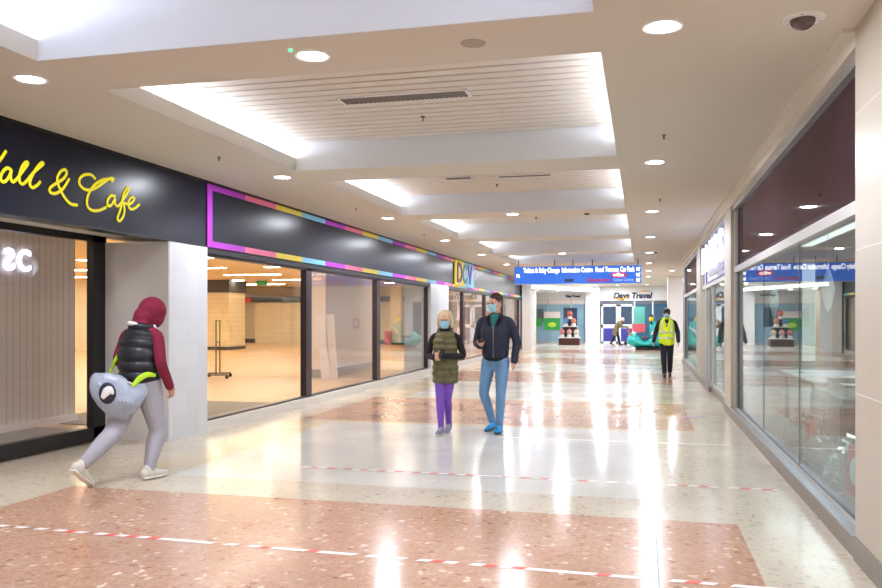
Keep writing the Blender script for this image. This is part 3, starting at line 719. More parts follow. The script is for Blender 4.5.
# ------------------------------------------------------------------ inside the empty shop
def strip(x, y, L=2.4, W=.3, lab='', vert=False):
    o = empty('strip_light', (x, y, 3.3), 0, lab, 'ceiling light', 'shop strip lights')
    sx, sy = (L, W) if not vert else (W, L)
    MB().box(-sx/2, sx/2, -sy/2, sy/2, -.03, 0).build('diffuser', M['strip'], o)
    MB().box(-sx/2-.02, sx/2+.02, -sy/2-.02, sy/2+.02, -.02, 0).build('frame', M['ring'], o)
for r, y in enumerate((12.5, 17, 21.5, 26, 30.5, 35, 39.5)):
    for c_, x in enumerate((-11.5, -15.5, -19.5, -23)):
        strip(x, y, lab='long warm ceiling light in the empty shop, row %s from front, %s from the windows' % (['one', 'two', 'three', 'four', 'five', 'six', 'seven'][r], ['first', 'second', 'third', 'fourth'][c_]))
def fill_panel_light(x, y, sx, sy, power, col, lab, z=3.3):  # fill lamp added to brighten a shop interior, with a made-up panel housing
    o = empty('fill_panel_light', (x, y, z), 0, lab, 'ceiling light')
    MB().box(-sx/2-.04, sx/2+.04, -sy/2-.04, sy/2+.04, -.025, 0).build('frame', M['ring'], o)
    MB().box(-sx/2, sx/2, -sy/2, sy/2, -.03, -.024).build('diffuser', mat('fill panel diffuser', (255, 255, 255), .5, emit=1.5), o)
    area('fill_lamp', (x, y, z - .035), sx, power, col, sy=sy)
fill_panel_light(-7.1, 15, .5, 5.0, 90, (255, 246, 230), 'long narrow added fill light just inside the two nearest big shop windows')
fill_panel_light(-7.2, 28, .5, 9.0, 190, (255, 246, 230), 'long narrow added fill light inside the windows behind the couple')
fill_panel_light(-7.4, 5, .4, 5.0, 40, (255, 240, 222), 'narrow added fill light in the lobby behind the leftmost window')
fill_panel_light(4.4, 9.2, .9, 4.6, 190, (240, 244, 255), 'cool white added fill light over the right shop window display')
fill_panel_light(3.4, 18, 1.2, 7.0, 90, (240, 244, 255), 'cool white added fill light farther inside the right shop')
o = empty('shop_column', (-19.1, 35.4, 0), 0, 'thick cream tiled column with dark grey top band inside the empty shop', 'column')
MB().box(-.85, .3, -.8, .8, .02, 2.75).build('shaft', M['cream'], o); MB().box(-.9, .35, -.85, .85, 2.7, 3.29).build('dark_band', M['dgrey'], o); MB().box(-.87, .32, -.83, .83, .012, .16).build('base', M['dgrey'], o)
o = empty('shop_column', (-13.46, 44.0, 0), 0, 'cream shop column seen through the third window beside the red bin', 'column')
MB().box(-.3, .3, -.3, .3, .012, 3.3).build('shaft', M['cream'], o); MB().box(-.32, .32, -.32, .32, .012, .12).build('base', M['dgrey'], o)
# exit sign, red sign, clothes rail
tag(MB().box(-18.09, -17.54, 36.0, 36.04, 3.09, 3.31).build('exit_sign', M['green']), 'small green emergency exit sign hanging in the empty shop', 'sign')
tag(MB().box(-19.85, -19.45, 38.0, 38.04, 2.32, 2.53).build('notice_board', M['red']), 'small red notice on the wall right of the shop column', 'sign')
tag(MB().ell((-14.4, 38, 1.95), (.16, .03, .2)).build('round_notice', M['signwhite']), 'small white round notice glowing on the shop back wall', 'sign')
tag(MB().box(-13.98, -13.66, 43.3, 43.7, .012, 0.77).build('fire_bin', M['red'], bevel=.03), 'red fire point box standing in the shop by the third window', 'box')
rk = empty('clothes_rail', (-10.35, 18.5, .012), 1.95, 'empty metal clothes rail on castors inside the empty shop', 'clothes rail')
for s in (-1, 1):
    f_ = MB().cyl((s*.35, 0, .1), (s*.35, 0, 1.45), .016).build('post', M['dgrey'], rk)
    MB().cyl((s*.35, -.28, .1), (s*.35, .28, .1), .018).build('foot', M['dgrey'], rk)
    for t in (-.26, .26): MB().cyl((s*.35-.015, t, .045), (s*.35+.015, t, .045), .045, n=14).build('castor', M['black'], rk)
for x0, z in ((-.35, 1.44), (-.35, .12), (-.35, .9)): MB().cyl((x0, 0, z), (.35, 0, z), .014).build('rail', M['dgrey'], rk)
tag(MB().box(-11.7, -11.2, 18.2, 18.6, .012, .4).build('cardboard_box', M['shopwhite'], bevel=.01), 'pale box on the floor beside the clothes rail', 'box')
tag(MB().box(-8.6, -5.95, 9.95, 13.3, .013, .024).build('entrance_mat', M['mat']), 'grey entrance mat inside the first big shop window', 'mat')
for i, (x, y, t) in enumerate([(-7.45, 19.0, .10), (-7.5, 18.6, -.06)]):
    p = MB().box(-.1, .1, -.02, .02, 0, 1.6).build('leaning_board', M['shopwhite']); p.location = (x, y, .015); p.rotation_euler = (t*.5, -.07 - .03*i, .5)
    tag(p, ['pale board leaning against the shop core, right one', 'pale board leaning against the shop core, left one'][i], 'board', 'leaning boards')
o = empty('sale_banner', (-6.3, 28.6, 1.35), 0, 'narrow red hanging SALE banner in the window behind the couple', 'banner')
MB().box(-.02, .02, -.42, .42, -.75, .75).build('panel', mat('banner red', (214, 60, 84), .5), o)
for i, ch in enumerate('SALE'): MB().text(ch, .36, MW(.03, -.18, .4 - i*.36), .01, .01, sx=1.3).build('letter', M['white'], o)

# ------------------------------------------------------------------ right shop display
tb = empty('display_table', (2.5, 11.4, .1), 0, 'low grey display table behind the right shop window', 'table')
MB().box(-.6, .6, -1.2, 1.2, .62, .68).build('tabletop', M['alu'], tb, bevel=.01)
for sx in (-.5, .5):
    for sy in (-1.1, 1.1): MB().cyl((sx, sy, 0), (sx, sy, .62), .03).build('leg', M['alud'], tb)
cb_ = empty('display_cabinet', (2.25, 9.1, .1), 0, 'dark brown display cabinet under the plastic boxes in the right shop', 'cabinet')
brw = mat('dark brown wood', (86, 62, 52), .3)
MB().box(-.42, .42, -.75, .75, 0, .66).build('body', brw, cb_, bevel=.01)
for s in (-1, 1): d = MB().box(-.44, -.42, s*.37-.35, s*.37+.35, .04, .6).build('door', brw, cb_, bevel=.004); MB().cyl((-.46, s*.06, .25), (-.46, s*.06, .42), .01).build('handle', M['metal'], d)
clr = mat('frosted plastic', (216, 222, 224), .2, spec=.8)
for i, (x, y, s) in enumerate([(2.0, 8.6, .12), (2.15, 9.05, .16), (2.1, 9.55, .12), (2.45, 8.75, .11)]):
    o = MB().box(-s, s, -s, s, 0, s*.9).build('plastic_box', clr, bevel=.01); o.location = (x, y, .762); o.rotation_euler = (0, 0, i)
    MB().box(-s*1.05, s*1.05, -s*1.05, s*1.05, s*.9, s).build('lid', M['white'], o)
    tag(o, 'frosted plastic box on the brown shop cabinet, %s' % ['nearest the camera', 'largest one in the middle', 'farthest from the camera', 'small one at the back'][i], 'box', 'boxes on the brown cabinet')
tins = mat('silver tinsel', (196, 198, 192), .25, .8)
def tinsel(loc, R, n, label, seed):
    rnd = random.Random(seed); b = MB()
    for _ in range(n):
        d = V((rnd.gauss(0, 1), rnd.gauss(0, 1), abs(rnd.gauss(0, .8)))).normalized(); r = R * rnd.uniform(.3, 1); p = d * r; p.x *= .45
        q = V((rnd.gauss(0, 1), rnd.gauss(0, 1), rnd.gauss(0, 1))).normalized() * rnd.uniform(.025, .06); w_ = q.orthogonal().normalized() * .012
        p.z = max(p.z, .03)
        b.add([p-q-w_, p-q+w_, p+q+w_, p+q-w_], [(0,1,2,3)])
        b.add([p-q-w_+V((.004, .004, .004)), p-q+w_+V((.004, .004, .004)), p+q+w_+V((.004, .004, .004)), p+q-w_+V((.004, .004, .004))], [(0,3,2,1)])
    o = b.build('tinsel_heap', tins, fixn=False); o.location = loc; tag(o, label, 'tinsel', 'tinsel heaps in the right shop window')
tinsel((1.72, 7.6, .1), .42, 460, 'heap of silver tinsel low in the shop window nearest the camera', 1)
tinsel((1.68, 8.5, .1), .36, 380, 'heap of silver tinsel on the window floor, middle one', 2)
tinsel((1.72, 9.8, .1), .4, 300, 'smaller heap of silver tinsel farther along the window floor', 3)
o = empty('red_hoop_card', (1.62, 7.02, .12), 0, 'red card with pale oval centre propped in the window corner', 'card')
b = MB(); b.box(-.01, .01, -.13, .13, 0, .5); b.build('card', mat('coral red card', (214, 70, 66), .5), o, bevel=.01); o.rotation_euler = (.34, -.2, .55); o.scale = (.85, .85, .85)
MB().ell((-.012, 0, .27), (.006, .085, .16)).build('oval', M['white'], o)
o = tag(MB().tube([(0, .16, .02), (0, .1, .3), (0, -.1, .3), (0, -.16, .02)], [.03]*4).build('candy_hoop', M['red'], smooth=True), 'red hoop ornament on the window floor by the middle tinsel', 'ornament'); o.location = (1.7, 9.15, .11)
orn = mat('pearl ornament', (240, 240, 244), .4, spec=.6, emit=.05)
for i, (px, py, X, h) in enumerate([(828, 290, 1.6, 1.0), (774, 300, 1.6, .9)]):
    x, y, z = onwall(px, py, X)
    o = empty('hanging_ornament', (x, y, z), 0, ['large white lantern ornament hanging in the right window, nearer one', 'white lantern ornament hanging in the right window, farther one'][i], 'ornament', 'hanging ornaments')
    hh = .19 if i == 0 else .22; rr = .055
    b = MB(); n = 8; R_ = [(0, -hh), (.55*rr, -hh*.7), (rr, -hh*.1), (rr, hh*.1), (.55*rr, hh*.7), (.0, hh)]
    b.tube([(0, 0, z_) for _, z_ in R_], [max(r_, .004) for r_, _ in R_], n=8, sub=2); b.build('lantern', orn, o)
    MB().cyl((0, 0, hh), (0, 0, 3.3 - z), .003, n=6).build('cord', M['white'], o)
#@@PART3
# ------------------------------------------------------------------ people
SK = mat('skin', (214, 160, 134), .5, noise=.04, nscale=20)
MASK = mat('pale blue mask', (158, 206, 226), .7)
EYE = mat('eye dark', (40, 28, 24), .2)
def rotz(a): return Matrix.Rotation(a, 3, 'Z')
def hand(b, W, d, n, curl=.35, thumb=1, s=1.):
    W, d, n = V(W), V(d).normalized(), V(n); n = (n - d*n.dot(d)).normalized(); l = d.cross(n) * thumb
    b.tube([W - d*.03, W + d*.03*s, W + d*.085*s], [(.026*s, .02*s), (.036*s, .017*s), (.04*s, .014*s)], side=l, n=12)
    for i, L in enumerate((.068, .078, .072, .056)):
        p = W + d*.078*s + l*(1.5 - i)*.0195*s; q = d.copy(); pts = [p.copy()]; a = curl * (.7 + .15*i)
        for k, fr in enumerate((.45, .32, .25)):
            q = (q*math.cos(a) + n*math.sin(a)).normalized() if k == 0 else (Quaternion(q.cross(n) if q.cross(n).length > .01 else l, a) @ q)
            p = p + q*L*fr*s; pts.append(p.copy())
        b.tube(pts, [.0092*s, .0088*s, .0082*s, .007*s], n=8, sub=2)
    t = (l*.75 + d*.6 + n*.25).normalized(); p = W + d*.025*s + l*.026*s
    p2 = p + t*.038*s; p3 = p2 + (d*.75 + l*.25 + n*.35).normalized()*.034*s
    b.tube([p - l*.01, p2, p3], [.0125*s, .0105*s, .008*s], n=8, sub=2)
def figure(name, loc, rz, label, J, voxel=.0055, skin=SK, female=False):
    root = empty(name, loc, rz, label, 'person')
    HC = V(J['head']); HR = Matrix.Rotation(J.get('yaw', 0), 3, 'Z') @ Matrix.Rotation(J.get('pitch', 0), 3, 'X')
    hs_ = J.get('hs', 1.)
    h = lambda x, y, z: HC + HR @ (V((x, y, z))*hs_)
    b = MB(); sp_ = [V(p) for p in J['spine']]
    b.tube(sp_, [(.14, .1), (.13, .095), (.12, .09), (.14, .09), (.115, .065), (.06, .06)], side=(1, 0, 0), n=20)
    b.tube([sp_[-1], h(0, -.02, -.06)], [.06, .056], n=14)
    b.ell(h(0, -.008, .022), (.077*hs_, .096*hs_, .108*hs_), HR, 24, 16)
    b.ell(h(0, .028, -.055), (.054*hs_, .058*hs_, .062*hs_), HR, 20, 12)
    b.tube([h(0, .085, .01), h(0, .105, -.022), h(0, .095, -.032)], [.009, .015, .011], n=8)            # nose
    b.tube([h(-.035, .083, .028), h(0, .09, .03), h(.035, .083, .028)], [.009, .01, .009], n=8)          # brow
    b.tube([h(-.022, .082, -.06), h(0, .09, -.06), h(.022, .082, -.06)], [.006, .009, .006], n=8)        # lips
    for s in (-1, 1): b.tube([h(s*.078, -.008, -.025), h(s*.084, -.016, .003), h(s*.08, -.006, .026)], [.008, .012, .01], n=8)
    for s, k in ((1, 'R'), (-1, 'L')):
        S, E, W = (V(p) for p in J['arm' + k])
        b.tube([V((S.x*.5, S.y, S.z - .03)), V((S.x*.92, S.y, S.z - .035)), S.lerp(E, .5), E, E.lerp(W, .35), W], [.036, .036, .04, .034, .034, .025], n=12)
        hd = J.get('hand' + k, ((W - E).normalized(), (-s, 0, 0), .35, s))
        hand(b, W, hd[0], hd[1], hd[2], hd[3], .95)
        Hp, K, A = (V(p) for p in J['leg' + k]); fd = V(J.get('foot' + k, (0, 1, 0))).normalized()
        b.tube([Hp + V((0, 0, .03)), Hp.lerp(K, .4), K, K.lerp(A, .35), A], [.07, .062, .044, .042, .034], n=14)
        b.tube([A - fd*.04 - V((0, 0, .03)), A + fd*.05 - V((0, 0, .045)), A + fd*.15 - V((0, 0, .055))], [(.03, .03), (.035, .03), (.035, .02)], side=fd.cross(V((0, 0, 1))), n=12)
    b.blob('body', skin, root, voxel, 3, .45)
    for s in (-1, 1):
        e_ = MB().ell(h(s*.03, .082, .008), (.013*hs_, .008*hs_, .008*hs_), HR, 10, 8).build('eye', EYE, root, smooth=True)
        MB().tube([h(s*.014, .098, .028), h(s*.03, .097, .034), h(s*.047, .088, .029)], [.003, .004, .002], n=6).build('eyebrow', J.get('haircol', EYE), root, smooth=True)
    return root, h, HR
def facemask(root, h, m=MASK):
    b = MB(); nu, nv = 13, 7; vs = []; fs = []
    for sgn, off in ((1, 0), (-1, -.004)):
        for j in range(nv):
            v = j/(nv-1)
            for i in range(nu):
                a = (i/(nu-1) - .5)*2.1; z = .002 - .105*v
                pr = .018*math.sin(PI*min(1, v*1.1)) + .014*(1 - abs(a)/1.05)
                wx = (.074 - .016*v) + off; wy = .09 - .012*max(0, v-.6) + pr + off
                vs.append(h(wx*math.sin(a)*1.08, wy*math.cos(a)*1.0 + .002, z))
    for l_ in (0, 1):
        for j in range(nv-1):
            for i in range(nu-1):
                a = l_*nu*nv + j*nu + i; fs.append((a, a+1, a+nu+1, a+nu) if l_ == 0 else (a, a+nu, a+nu+1, a+1))
    b.add(vs, fs); o = b.build('face_mask', m, root, smooth=True)
    for s in (-1, 1):
        MB().tube([h(s*.066, .045, -.005), h(s*.084, .01, .015), h(s*.09, -.012, .005), h(s*.08, .01, -.03), h(s*.056, .045, -.085)], [.002]*5, n=6).build('ear_loop', M['white'], o, smooth=True)
def sleeves(b, J, r0=.068, r1=.055, r2=.045, ks='RL', end=.97):
    for k in ks:
        S, E, W = (V(p) for p in J['arm' + k])
        b.tube([V((S.x*.45, S.y, S.z+.02)), V((S.x*.97, S.y, S.z-.018)), S.lerp(E, .5), E, E.lerp(W, .5), E.lerp(W, end)], [r0*.85, r0*.9, (r0+r1)/2*.98, r1, (r1+r2)/2, r2], n=14)
def trousers(b, J, th=.1, kn=.07, ca=.066, an=.052, top=True):
    for k in 'RL':
        Hp, K, A = (V(p) for p in J['leg' + k])
        b.tube([Hp + V((0, 0, .02)), Hp.lerp(K, .4), K, K.lerp(A, .35), K.lerp(A, .94)], [th, th*.9, kn, ca, an], n=16)
    s0 = V(J['spine'][0])
    b.tube([s0 + V((0, 0, -.06)), s0 + V((0, 0, .04)), s0 + V((0, 0, .1))], [(.15, .105), (.165, .115), (.15, .105)], side=(1, 0, 0), n=20)
def shoes(root, J, m, sole, L=.27, w_=.046, lab=None):
    for k in 'RL':
        A = V(J['leg' + k][2]); fd = V(J.get('foot' + k, (0, 1, 0))).normalized(); sd = fd.cross(V((0, 0, 1))).normalized(); up = sd.cross(fd)
        base = A - up*.082
        b = MB()
        b.tube([base - fd*.055 + up*.05, base + up*.058, base + fd*.08 + up*.045, base + fd*(L-.085) + up*.032], [(w_*.8, .045), (w_*.85, .052), (w_, .038), (w_*.8, .026)], side=sd, n=16)
        b.tube([A - fd*.012 + up*.02, A - up*.03], [.046, .048], n=14)
        o = b.blob('shoe', m, root, .007, 2)
        c = MB().tube([base - fd*.06 + up*.014, base + fd*.02 + up*.013, base + fd*.1 + up*.013, base + fd*(L-.07) + up*.018], [(w_*.85, .014), (w_*.85, .014), (w_*1.05, .014), (w_*.75, .012)], side=sd, n=16)
        c.build('sole', sole, o, smooth=True)
        l_ = MB()
        for q in range(3):
            c0 = base + fd*(.045 + q*.025) + up*(.088 - q*.007)
            l_.tube([c0 - sd*.02, c0 + up*.004, c0 + sd*.02], [.003]*3, n=6)
        l_.build('laces', M['white'], o, smooth=True)

# --- man in navy jacket
JM = dict(spine=[(0, 0, .95), (0, 0, 1.08), (0, 0, 1.2), (0, 0, 1.38), (0, -.01, 1.5), (0, -.01, 1.58)], head=(0, .025, 1.715), yaw=-.5, pitch=-.08, hs=1.02,
    armR=((.2, 0, 1.485), (.275, -.05, 1.19), (.165, .17, 1.15)), armL=((-.2, 0, 1.485), (-.285, -.03, 1.2), (-.265, .03, .94)),
    handR=((-.35, .75, .35), (-.3, -.3, .85), .75, 1), handL=((.03, .12, -1), (1, 0, 0), .35, -1),
    legR=((.095, 0, .93), (.15, .05, .52), (.075, -.12, .095)), legL=((-.095, 0, .93), (-.105, .12, .52), (-.09, .13, .085)),
    footR=(.12, 1, -.12), footL=(-.12, 1, 0), haircol=mat('dark brown hair', (58, 40, 32), .7, noise=.2, nscale=60))
DX = lambda x, y: (x, y, 0)
man, h, HR = figure('person', DX(-1.93, 10.85), PI - .1, 'man in navy jacket, blue jeans and bright blue shoes walking with a phone in hand', JM)
facemask(man, h)
b = MB(); b.ell(h(0, -.022, .05), (.086, .098, .093), HR, 22, 14); b.ell(h(0, -.05, .02), (.079, .064, .062), HR)
for s in (-1, 1): b.tube([h(s*.075, .005, .03), h(s*.077, .0, .0)], [.01, .006], n=8)
rnd = random.Random(3)
for i in range(60):
    a, e_ = rnd.uniform(0, 2*PI), rnd.uniform(.25, 1.3); p = V((.084*math.cos(a)*math.cos(e_), -.022 + .096*math.sin(a)*math.cos(e_), .05 + .093*math.sin(e_)))
    b.ell(h(*p), (.012, .012, .012), HR, 8, 6)
b.blob('hair', JM['haircol'], man, .006, 2)
navy = mat('navy jacket cloth', (32, 36, 58), .7, noise=.12, nscale=12, bump=.3, bscale=25)
b = MB(); sleeves(b, JM, .068, .06, .048)
b.tube([(0, 0, .99), (0, .005, 1.04), (0, .01, 1.16), (0, .005, 1.34), (0, -.01, 1.47), (0, -.01, 1.535)], [(.168, .125), (.182, .142), (.19, .145), (.205, .145), (.19, .12), (.1, .085)], side=(1, 0, 0), n=26)
jk = b.blob('jacket', navy, man, .008, 3)
b = MB(); b.tube([(0, .0, .965), (0, .002, 1.0), (0, .002, 1.03)], [(.17, .128), (.176, .134), (.176, .134)], side=(1, 0, 0), n=26, cap=False).build('hem_band', mat('black rib', (22, 22, 32), .8), jk, smooth=True)
b = MB(); b.tube([(.06, .115, 1.43), (.085, .06, 1.5), (.075, -.02, 1.55), (0, -.075, 1.575), (-.075, -.02, 1.55), (-.085, .06, 1.5), (-.06, .115, 1.43)], [.022, .034, .034, .032, .034, .034, .022], n=12).blob('fur_collar', mat('black fleece', (20, 18, 24), .95, bump=.8, bscale=120), jk, .007, 1)
tee = mat('teal t-shirt', (26, 110, 104), .8)
MB().tube([(0, .09, 1.36), (0, .082, 1.47), (0, .06, 1.555)], [(.02, .055), (.045, .045), (.06, .03)], side=(1, 0, 0), n=14).build('t_shirt', tee, man, smooth=True)
MB().tube([(-.01, .152, 1.0), (-.01, .158, 1.16), (-.01, .152, 1.32), (-.005, .135, 1.4)], [.0045]*4, n=6).build('zip', M['metal'], jk, smooth=True)
MB().ell((-.01, .158, 1.4), (.008, .008, .014)).build('zip_pull', M['metal'], jk)
for s in (-1, 1): MB().tube([(s*.1, .145, 1.2), (s*.15, .125, 1.12)], [.005, .005], n=6).build('pocket', mat('navy seam', (20, 22, 38), .7), jk)
jean = mat('blue denim', (104, 142, 178), .8, noise=.14, nscale=7, bump=.2, bscale=40)
b = MB(); trousers(b, JM, .1, .068, .064, .05); tr = b.blob('jeans', jean, man, .008, 3)
blu = mat('bright blue shoe', (10, 142, 206), .5)
shoes(man, JM, blu, mat('dark sole', (40, 46, 56), .6), .29, .05)
ph = MB().box(-.036, .036, -.074, .074, -.0045, .0045).build('mobile_phone', M['black'], None, bevel=.003)
Mx = man.matrix_basis if False else Matrix.Translation(man.location) @ Matrix.Rotation(PI - .1, 4, 'Z')
ph.matrix_world = Mx @ Matrix.Translation((.125, .262, 1.207)) @ Matrix.Rotation(.45, 4, 'Z') @ Matrix.Rotation(.45, 4, 'X')
tag(ph, 'small black mobile phone held in the hand of the man in navy', 'phone')

# --- woman in olive body warmer
JW = dict(spine=[(0, 0, .86), (0, 0, .97), (0, 0, 1.07), (0, 0, 1.2), (0, -.01, 1.31), (0, -.01, 1.38)], head=(0, .02, 1.488), yaw=.05, pitch=-.05, hs=.94,
    armR=((.165, 0, 1.285), (.235, -.02, 1.03), (.1, .19, 1.0)), armL=((-.165, 0, 1.285), (-.235, 0, 1.03), (-.02, .205, 1.03)),
    handR=((-.75, .45, .1), (-.3, -1, .2), .7, 1), handL=((.95, .25, .1), (.2, -1, .1), .8, -1),
    legR=((.075, 0, .84), (.05, .1, .47), (.03, .13, .085)), legL=((-.075, 0, .84), (-.035, .03, .47), (-.015, -.14, .11)),
    footR=(.05, 1, 0), footL=(-.05, 1, -.25), haircol=mat('blonde hair', (214, 190, 152), .6, noise=.18, nscale=50))
wom, h, HR = figure('person', DX(-2.53, 10.45), PI + .02, 'blonde woman in olive quilted body warmer and purple leggings walking with hands together', JW)
facemask(wom, h)
b = MB(); b.ell(h(0, -.03, .052), (.095, .1, .096), HR, 22, 14); b.ell(h(0, -.05, -.01), (.098, .08, .11), HR)
for s in (-1, 1): b.tube([h(s*.07, .04, .09), h(s*.094, .025, .03), h(s*.1, .01, -.04), h(s*.088, .0, -.1)], [.014, .018, .022, .012], n=10)
rnd = random.Random(5)
for i in range(90):
    a, e_ = rnd.uniform(PI*.9, 2.1*PI), rnd.uniform(-.9, 1.3); p = V((.098*math.cos(a)*math.cos(e_), -.03 + .1*math.sin(a)*math.cos(e_) - .01, .03 + .11*math.sin(e_)))
    b.ell(h(*p), (.014, .014, .02), HR, 8, 6)
b.blob('hair', JW['haircol'], wom, .006, 2)
blk = mat('black sleeve knit', (28, 24, 30), .85)
b = MB(); sleeves(b, JW, .05, .045, .036)
b.tube([(0, 0, 1.1), (0, -.01, 1.26), (0, -.01, 1.37), (0, .005, 1.415)], [(.13, .1), (.14, .09), (.072, .066), (.066, .064)], side=(1, 0, 0), n=20)
b.blob('jumper', blk, wom, .007, 3)
olive = mat('olive quilted nylon', (98, 92, 58), .5, noise=.16, nscale=14)
b = MB(); pts = []; rr = []
prof = [(.665, .172, .132), (.8, .178, .138), (.95, .168, .13), (1.05, .165, .128), (1.15, .17, .13), (1.24, .165, .12), (1.31, .13, .1), (1.36, .1, .09)]
def prof_at(z, prof):
    for (z0, a0, c0), (z1, a1, c1) in zip(prof, prof[1:]):
        if z0 <= z <= z1: t = (z-z0)/(z1-z0); return a0+(a1-a0)*t, c0+(c1-c0)*t
    return prof[-1][1:]
z = .665
while z <= 1.36:
    a, c = prof_at(z, prof); q = abs(math.sin((z-.665)/.085*PI)); pts.append((0, .002, z)); rr.append((a - .01 + .014*q, c - .01 + .016*q)); z += .0142
b.tube(pts, rr, side=(1, 0, 0), n=30, sub=1, cap=False)
vt = b.blob('body_warmer', olive, wom, .0065, 1)
MB().tube([(.09, .04, 1.33), (.07, -.02, 1.4), (0, -.07, 1.41), (-.07, -.02, 1.4), (-.09, .04, 1.33)], [.022, .028, .03, .028, .022], n=12).blob('collar', olive, vt, .007, 2)
MB().tube([(0, .138, .68), (0, .15, .8), (0, .145, .95), (0, .143, 1.1), (0, .142, 1.2), (0, .118, 1.3)], [.005]*6, n=6).build('zip', M['brass'], vt, smooth=True)
for s in (-1, 1): MB().tube([(s*.09, .132, .86), (s*.13, .118, .78)], [.006, .006], n=6).build('pocket', mat('olive seam', (70, 66, 40), .7), vt)
legg = mat('purple leggings', (118, 74, 176), .7, noise=.08, nscale=10)
b = MB(); trousers(b, JW, .08, .055, .054, .038); b.blob('leggings', legg, wom, .007, 3)
shoes(wom, JW, mat('lilac grey shoe', (134, 126, 150), .6), mat('pale sole', (214, 210, 214), .6), .25, .043)
bag_ = MB().tube([(.005, .235, 1.0), (.0, .245, 1.04), (-.01, .235, 1.1)], [(.03, .02), (.04, .028), (.03, .02)], side=(1, 0, 0), n=14).build('glove', M['black'], wom, smooth=True)

# --- hooded walker seen from behind
JH = dict(spine=[(0, 0, .9), (0, -.01, 1.02), (0, -.015, 1.14), (0, -.01, 1.28), (0, .02, 1.385), (0, .05, 1.45)], head=(.01, .13, 1.565), yaw=-.45, pitch=-.38, hs=.98,
    armR=((.2, .01, 1.375), (.275, -.02, 1.1), (.25, .12, .87)), armL=((-.2, .01, 1.375), (-.27, -.02, 1.12), (-.2, .17, .98)),
    handR=((-.1, .4, -.9), (-1, 0, 0), .5, 1), handL=((.3, .8, -.2), (1, 0, 0), .6, -1),
    legR=((.09, .0, .88), (.1, .12, .47), (.1, .0, .09)), legL=((-.09, -.02, .88), (-.09, -.24, .47), (-.1, -.6, .2)),
    footR=(.12, 1, 0), footL=(-.05, .75, -.62))
SKB = mat('tan skin', (190, 138, 112), .5)
hod, h, HR = figure('person', DX(-4.63, 6.83), -.21, 'hooded person in maroon hoodie, black padded gilet and grey joggers striding past the column', JH, skin=SKB)
mar = mat('maroon jersey', (122, 20, 52), .85, noise=.1, nscale=10)
b = MB(); sleeves(b, JH, .062, .052, .042)
b.tube([(0, 0, .86), (0, -.01, 1.0), (0, -.01, 1.2), (0, .02, 1.38), (0, .05, 1.44)], [(.16, .12), (.15, .115), (.155, .115), (.14, .1), (.08, .08)], side=(1, 0, 0), n=22)
hd_ = b.blob('hoodie', mar, hod, .008, 3)
b = MB(); b.ell(h(0, -.01, .03), (.112, .135, .136), HR, 24, 16); b.ell(h(0, -.06, -.055), (.108, .1, .11), HR); b.ell(h(0, .03, -.02), (.1, .1, .12), HR)
b.tube([h(0, -.09, -.08), (0, -.03, 1.4)], [(.09, .05), (.11, .06)], side=(1, 0, 0), n=14)
b.blob('hood', mar, hd_, .008, 3)
gil = mat('black padded nylon', (26, 30, 40), .45, noise=.15, nscale=10)
prof = [(.92, .2, .165), (1.0, .208, .172), (1.15, .212, .175), (1.28, .215, .17), (1.36, .2, .145), (1.41, .15, .115)]
pts = []; rr = []; z = .92
while z <= 1.415:
    a, c = prof_at(z, prof); q = abs(math.sin((z-.92)/.1*PI)) ** .7; pts.append((0, -.015 + .05*max(0, (z-1.2)/.2), z)); rr.append((a - .012 + .02*q, c - .014 + .024*q)); z += .0142
b = MB(); b.tube(pts, rr, side=(1, 0, 0), n=30, sub=1, cap=False); gl_ = b.blob('gilet', gil, hod, .0065, 1)
MB().tube([(-.1, .06, 1.42), (-.09, -.03, 1.44), (0, -.075, 1.45), (.09, -.03, 1.44), (.1, .06, 1.42)], [.026, .034, .036, .034, .026], n=12).blob('collar', gil, gl_, .007, 2)
MB().tube([(-.1, -.055, 1.455), (-.05, -.095, 1.475), (.0, -.11, 1.475), (.05, -.1, 1.47)], [.012, .022, .022, .01], n=10).build('white_scarf_edge', M['white'], hod, smooth=True)
MB().tube([(.1, .07, 1.45), (.14, .05, 1.43)], [.014, .008], n=8).build('white_scarf_edge', M['white'], hod, smooth=True)
jog = mat('pale grey jogger cloth', (166, 166, 176), .85, noise=.06, nscale=9, bump=.3, bscale=18)
b = MB(); trousers(b, JH, .125, .09, .082, .052); b.blob('joggers', jog, hod, .008, 3)
shoes(hod, JH, mat('off white trainer', (206, 204, 194), .6), mat('white sole', (232, 230, 222), .6), .28, .046)
RB = Matrix.Translation(hod.location) @ Matrix.Rotation(-.21, 4, 'Z')
bg = empty('sling_bag', RB @ V((.0, -.27, .815)), .45, 'silver grey sling bag with round dark and white emblem on the walkers hip', 'bag')
sil = mat('silver grey nylon', (162, 172, 190), .4, noise=.1, nscale=8, bump=.6, bscale=14)
b = MB(); b.tube([(-.27, .05, .16), (-.2, .0, .1), (-.06, -.02, .02), (.1, -.01, -.03), (.22, .04, .02), (.32, .1, .1)], [(.05, .07), (.085, .15), (.1, .2), (.09, .18), (.06, .1), (.025, .04)], side=(0, 1, 0), n=18)
b.tube([(-.16, .0, .0), (-.02, .0, -.12), (.08, .0, -.2)], [(.08, .12), (.08, .12), (.04, .05)], side=(0, 1, 0), n=14)
for q in range(7): b.tube([(-.2 + q*.05, -.085, .12 - q*.02), (-.1 + q*.045, -.1, -.02 - q*.01), (-.02 + q*.02, -.06, -.16)], [.012, .02, .01], n=8)
bb = b.blob('bag_body', sil, bg, .009, 3)
MB().ell((-.1, -.11, .03), (.1, .022, .105), Matrix.Rotation(-.15, 3, 'Z'), 24, 8).build('round_emblem', mat('emblem dark', (34, 38, 56), .5), bg, smooth=True)
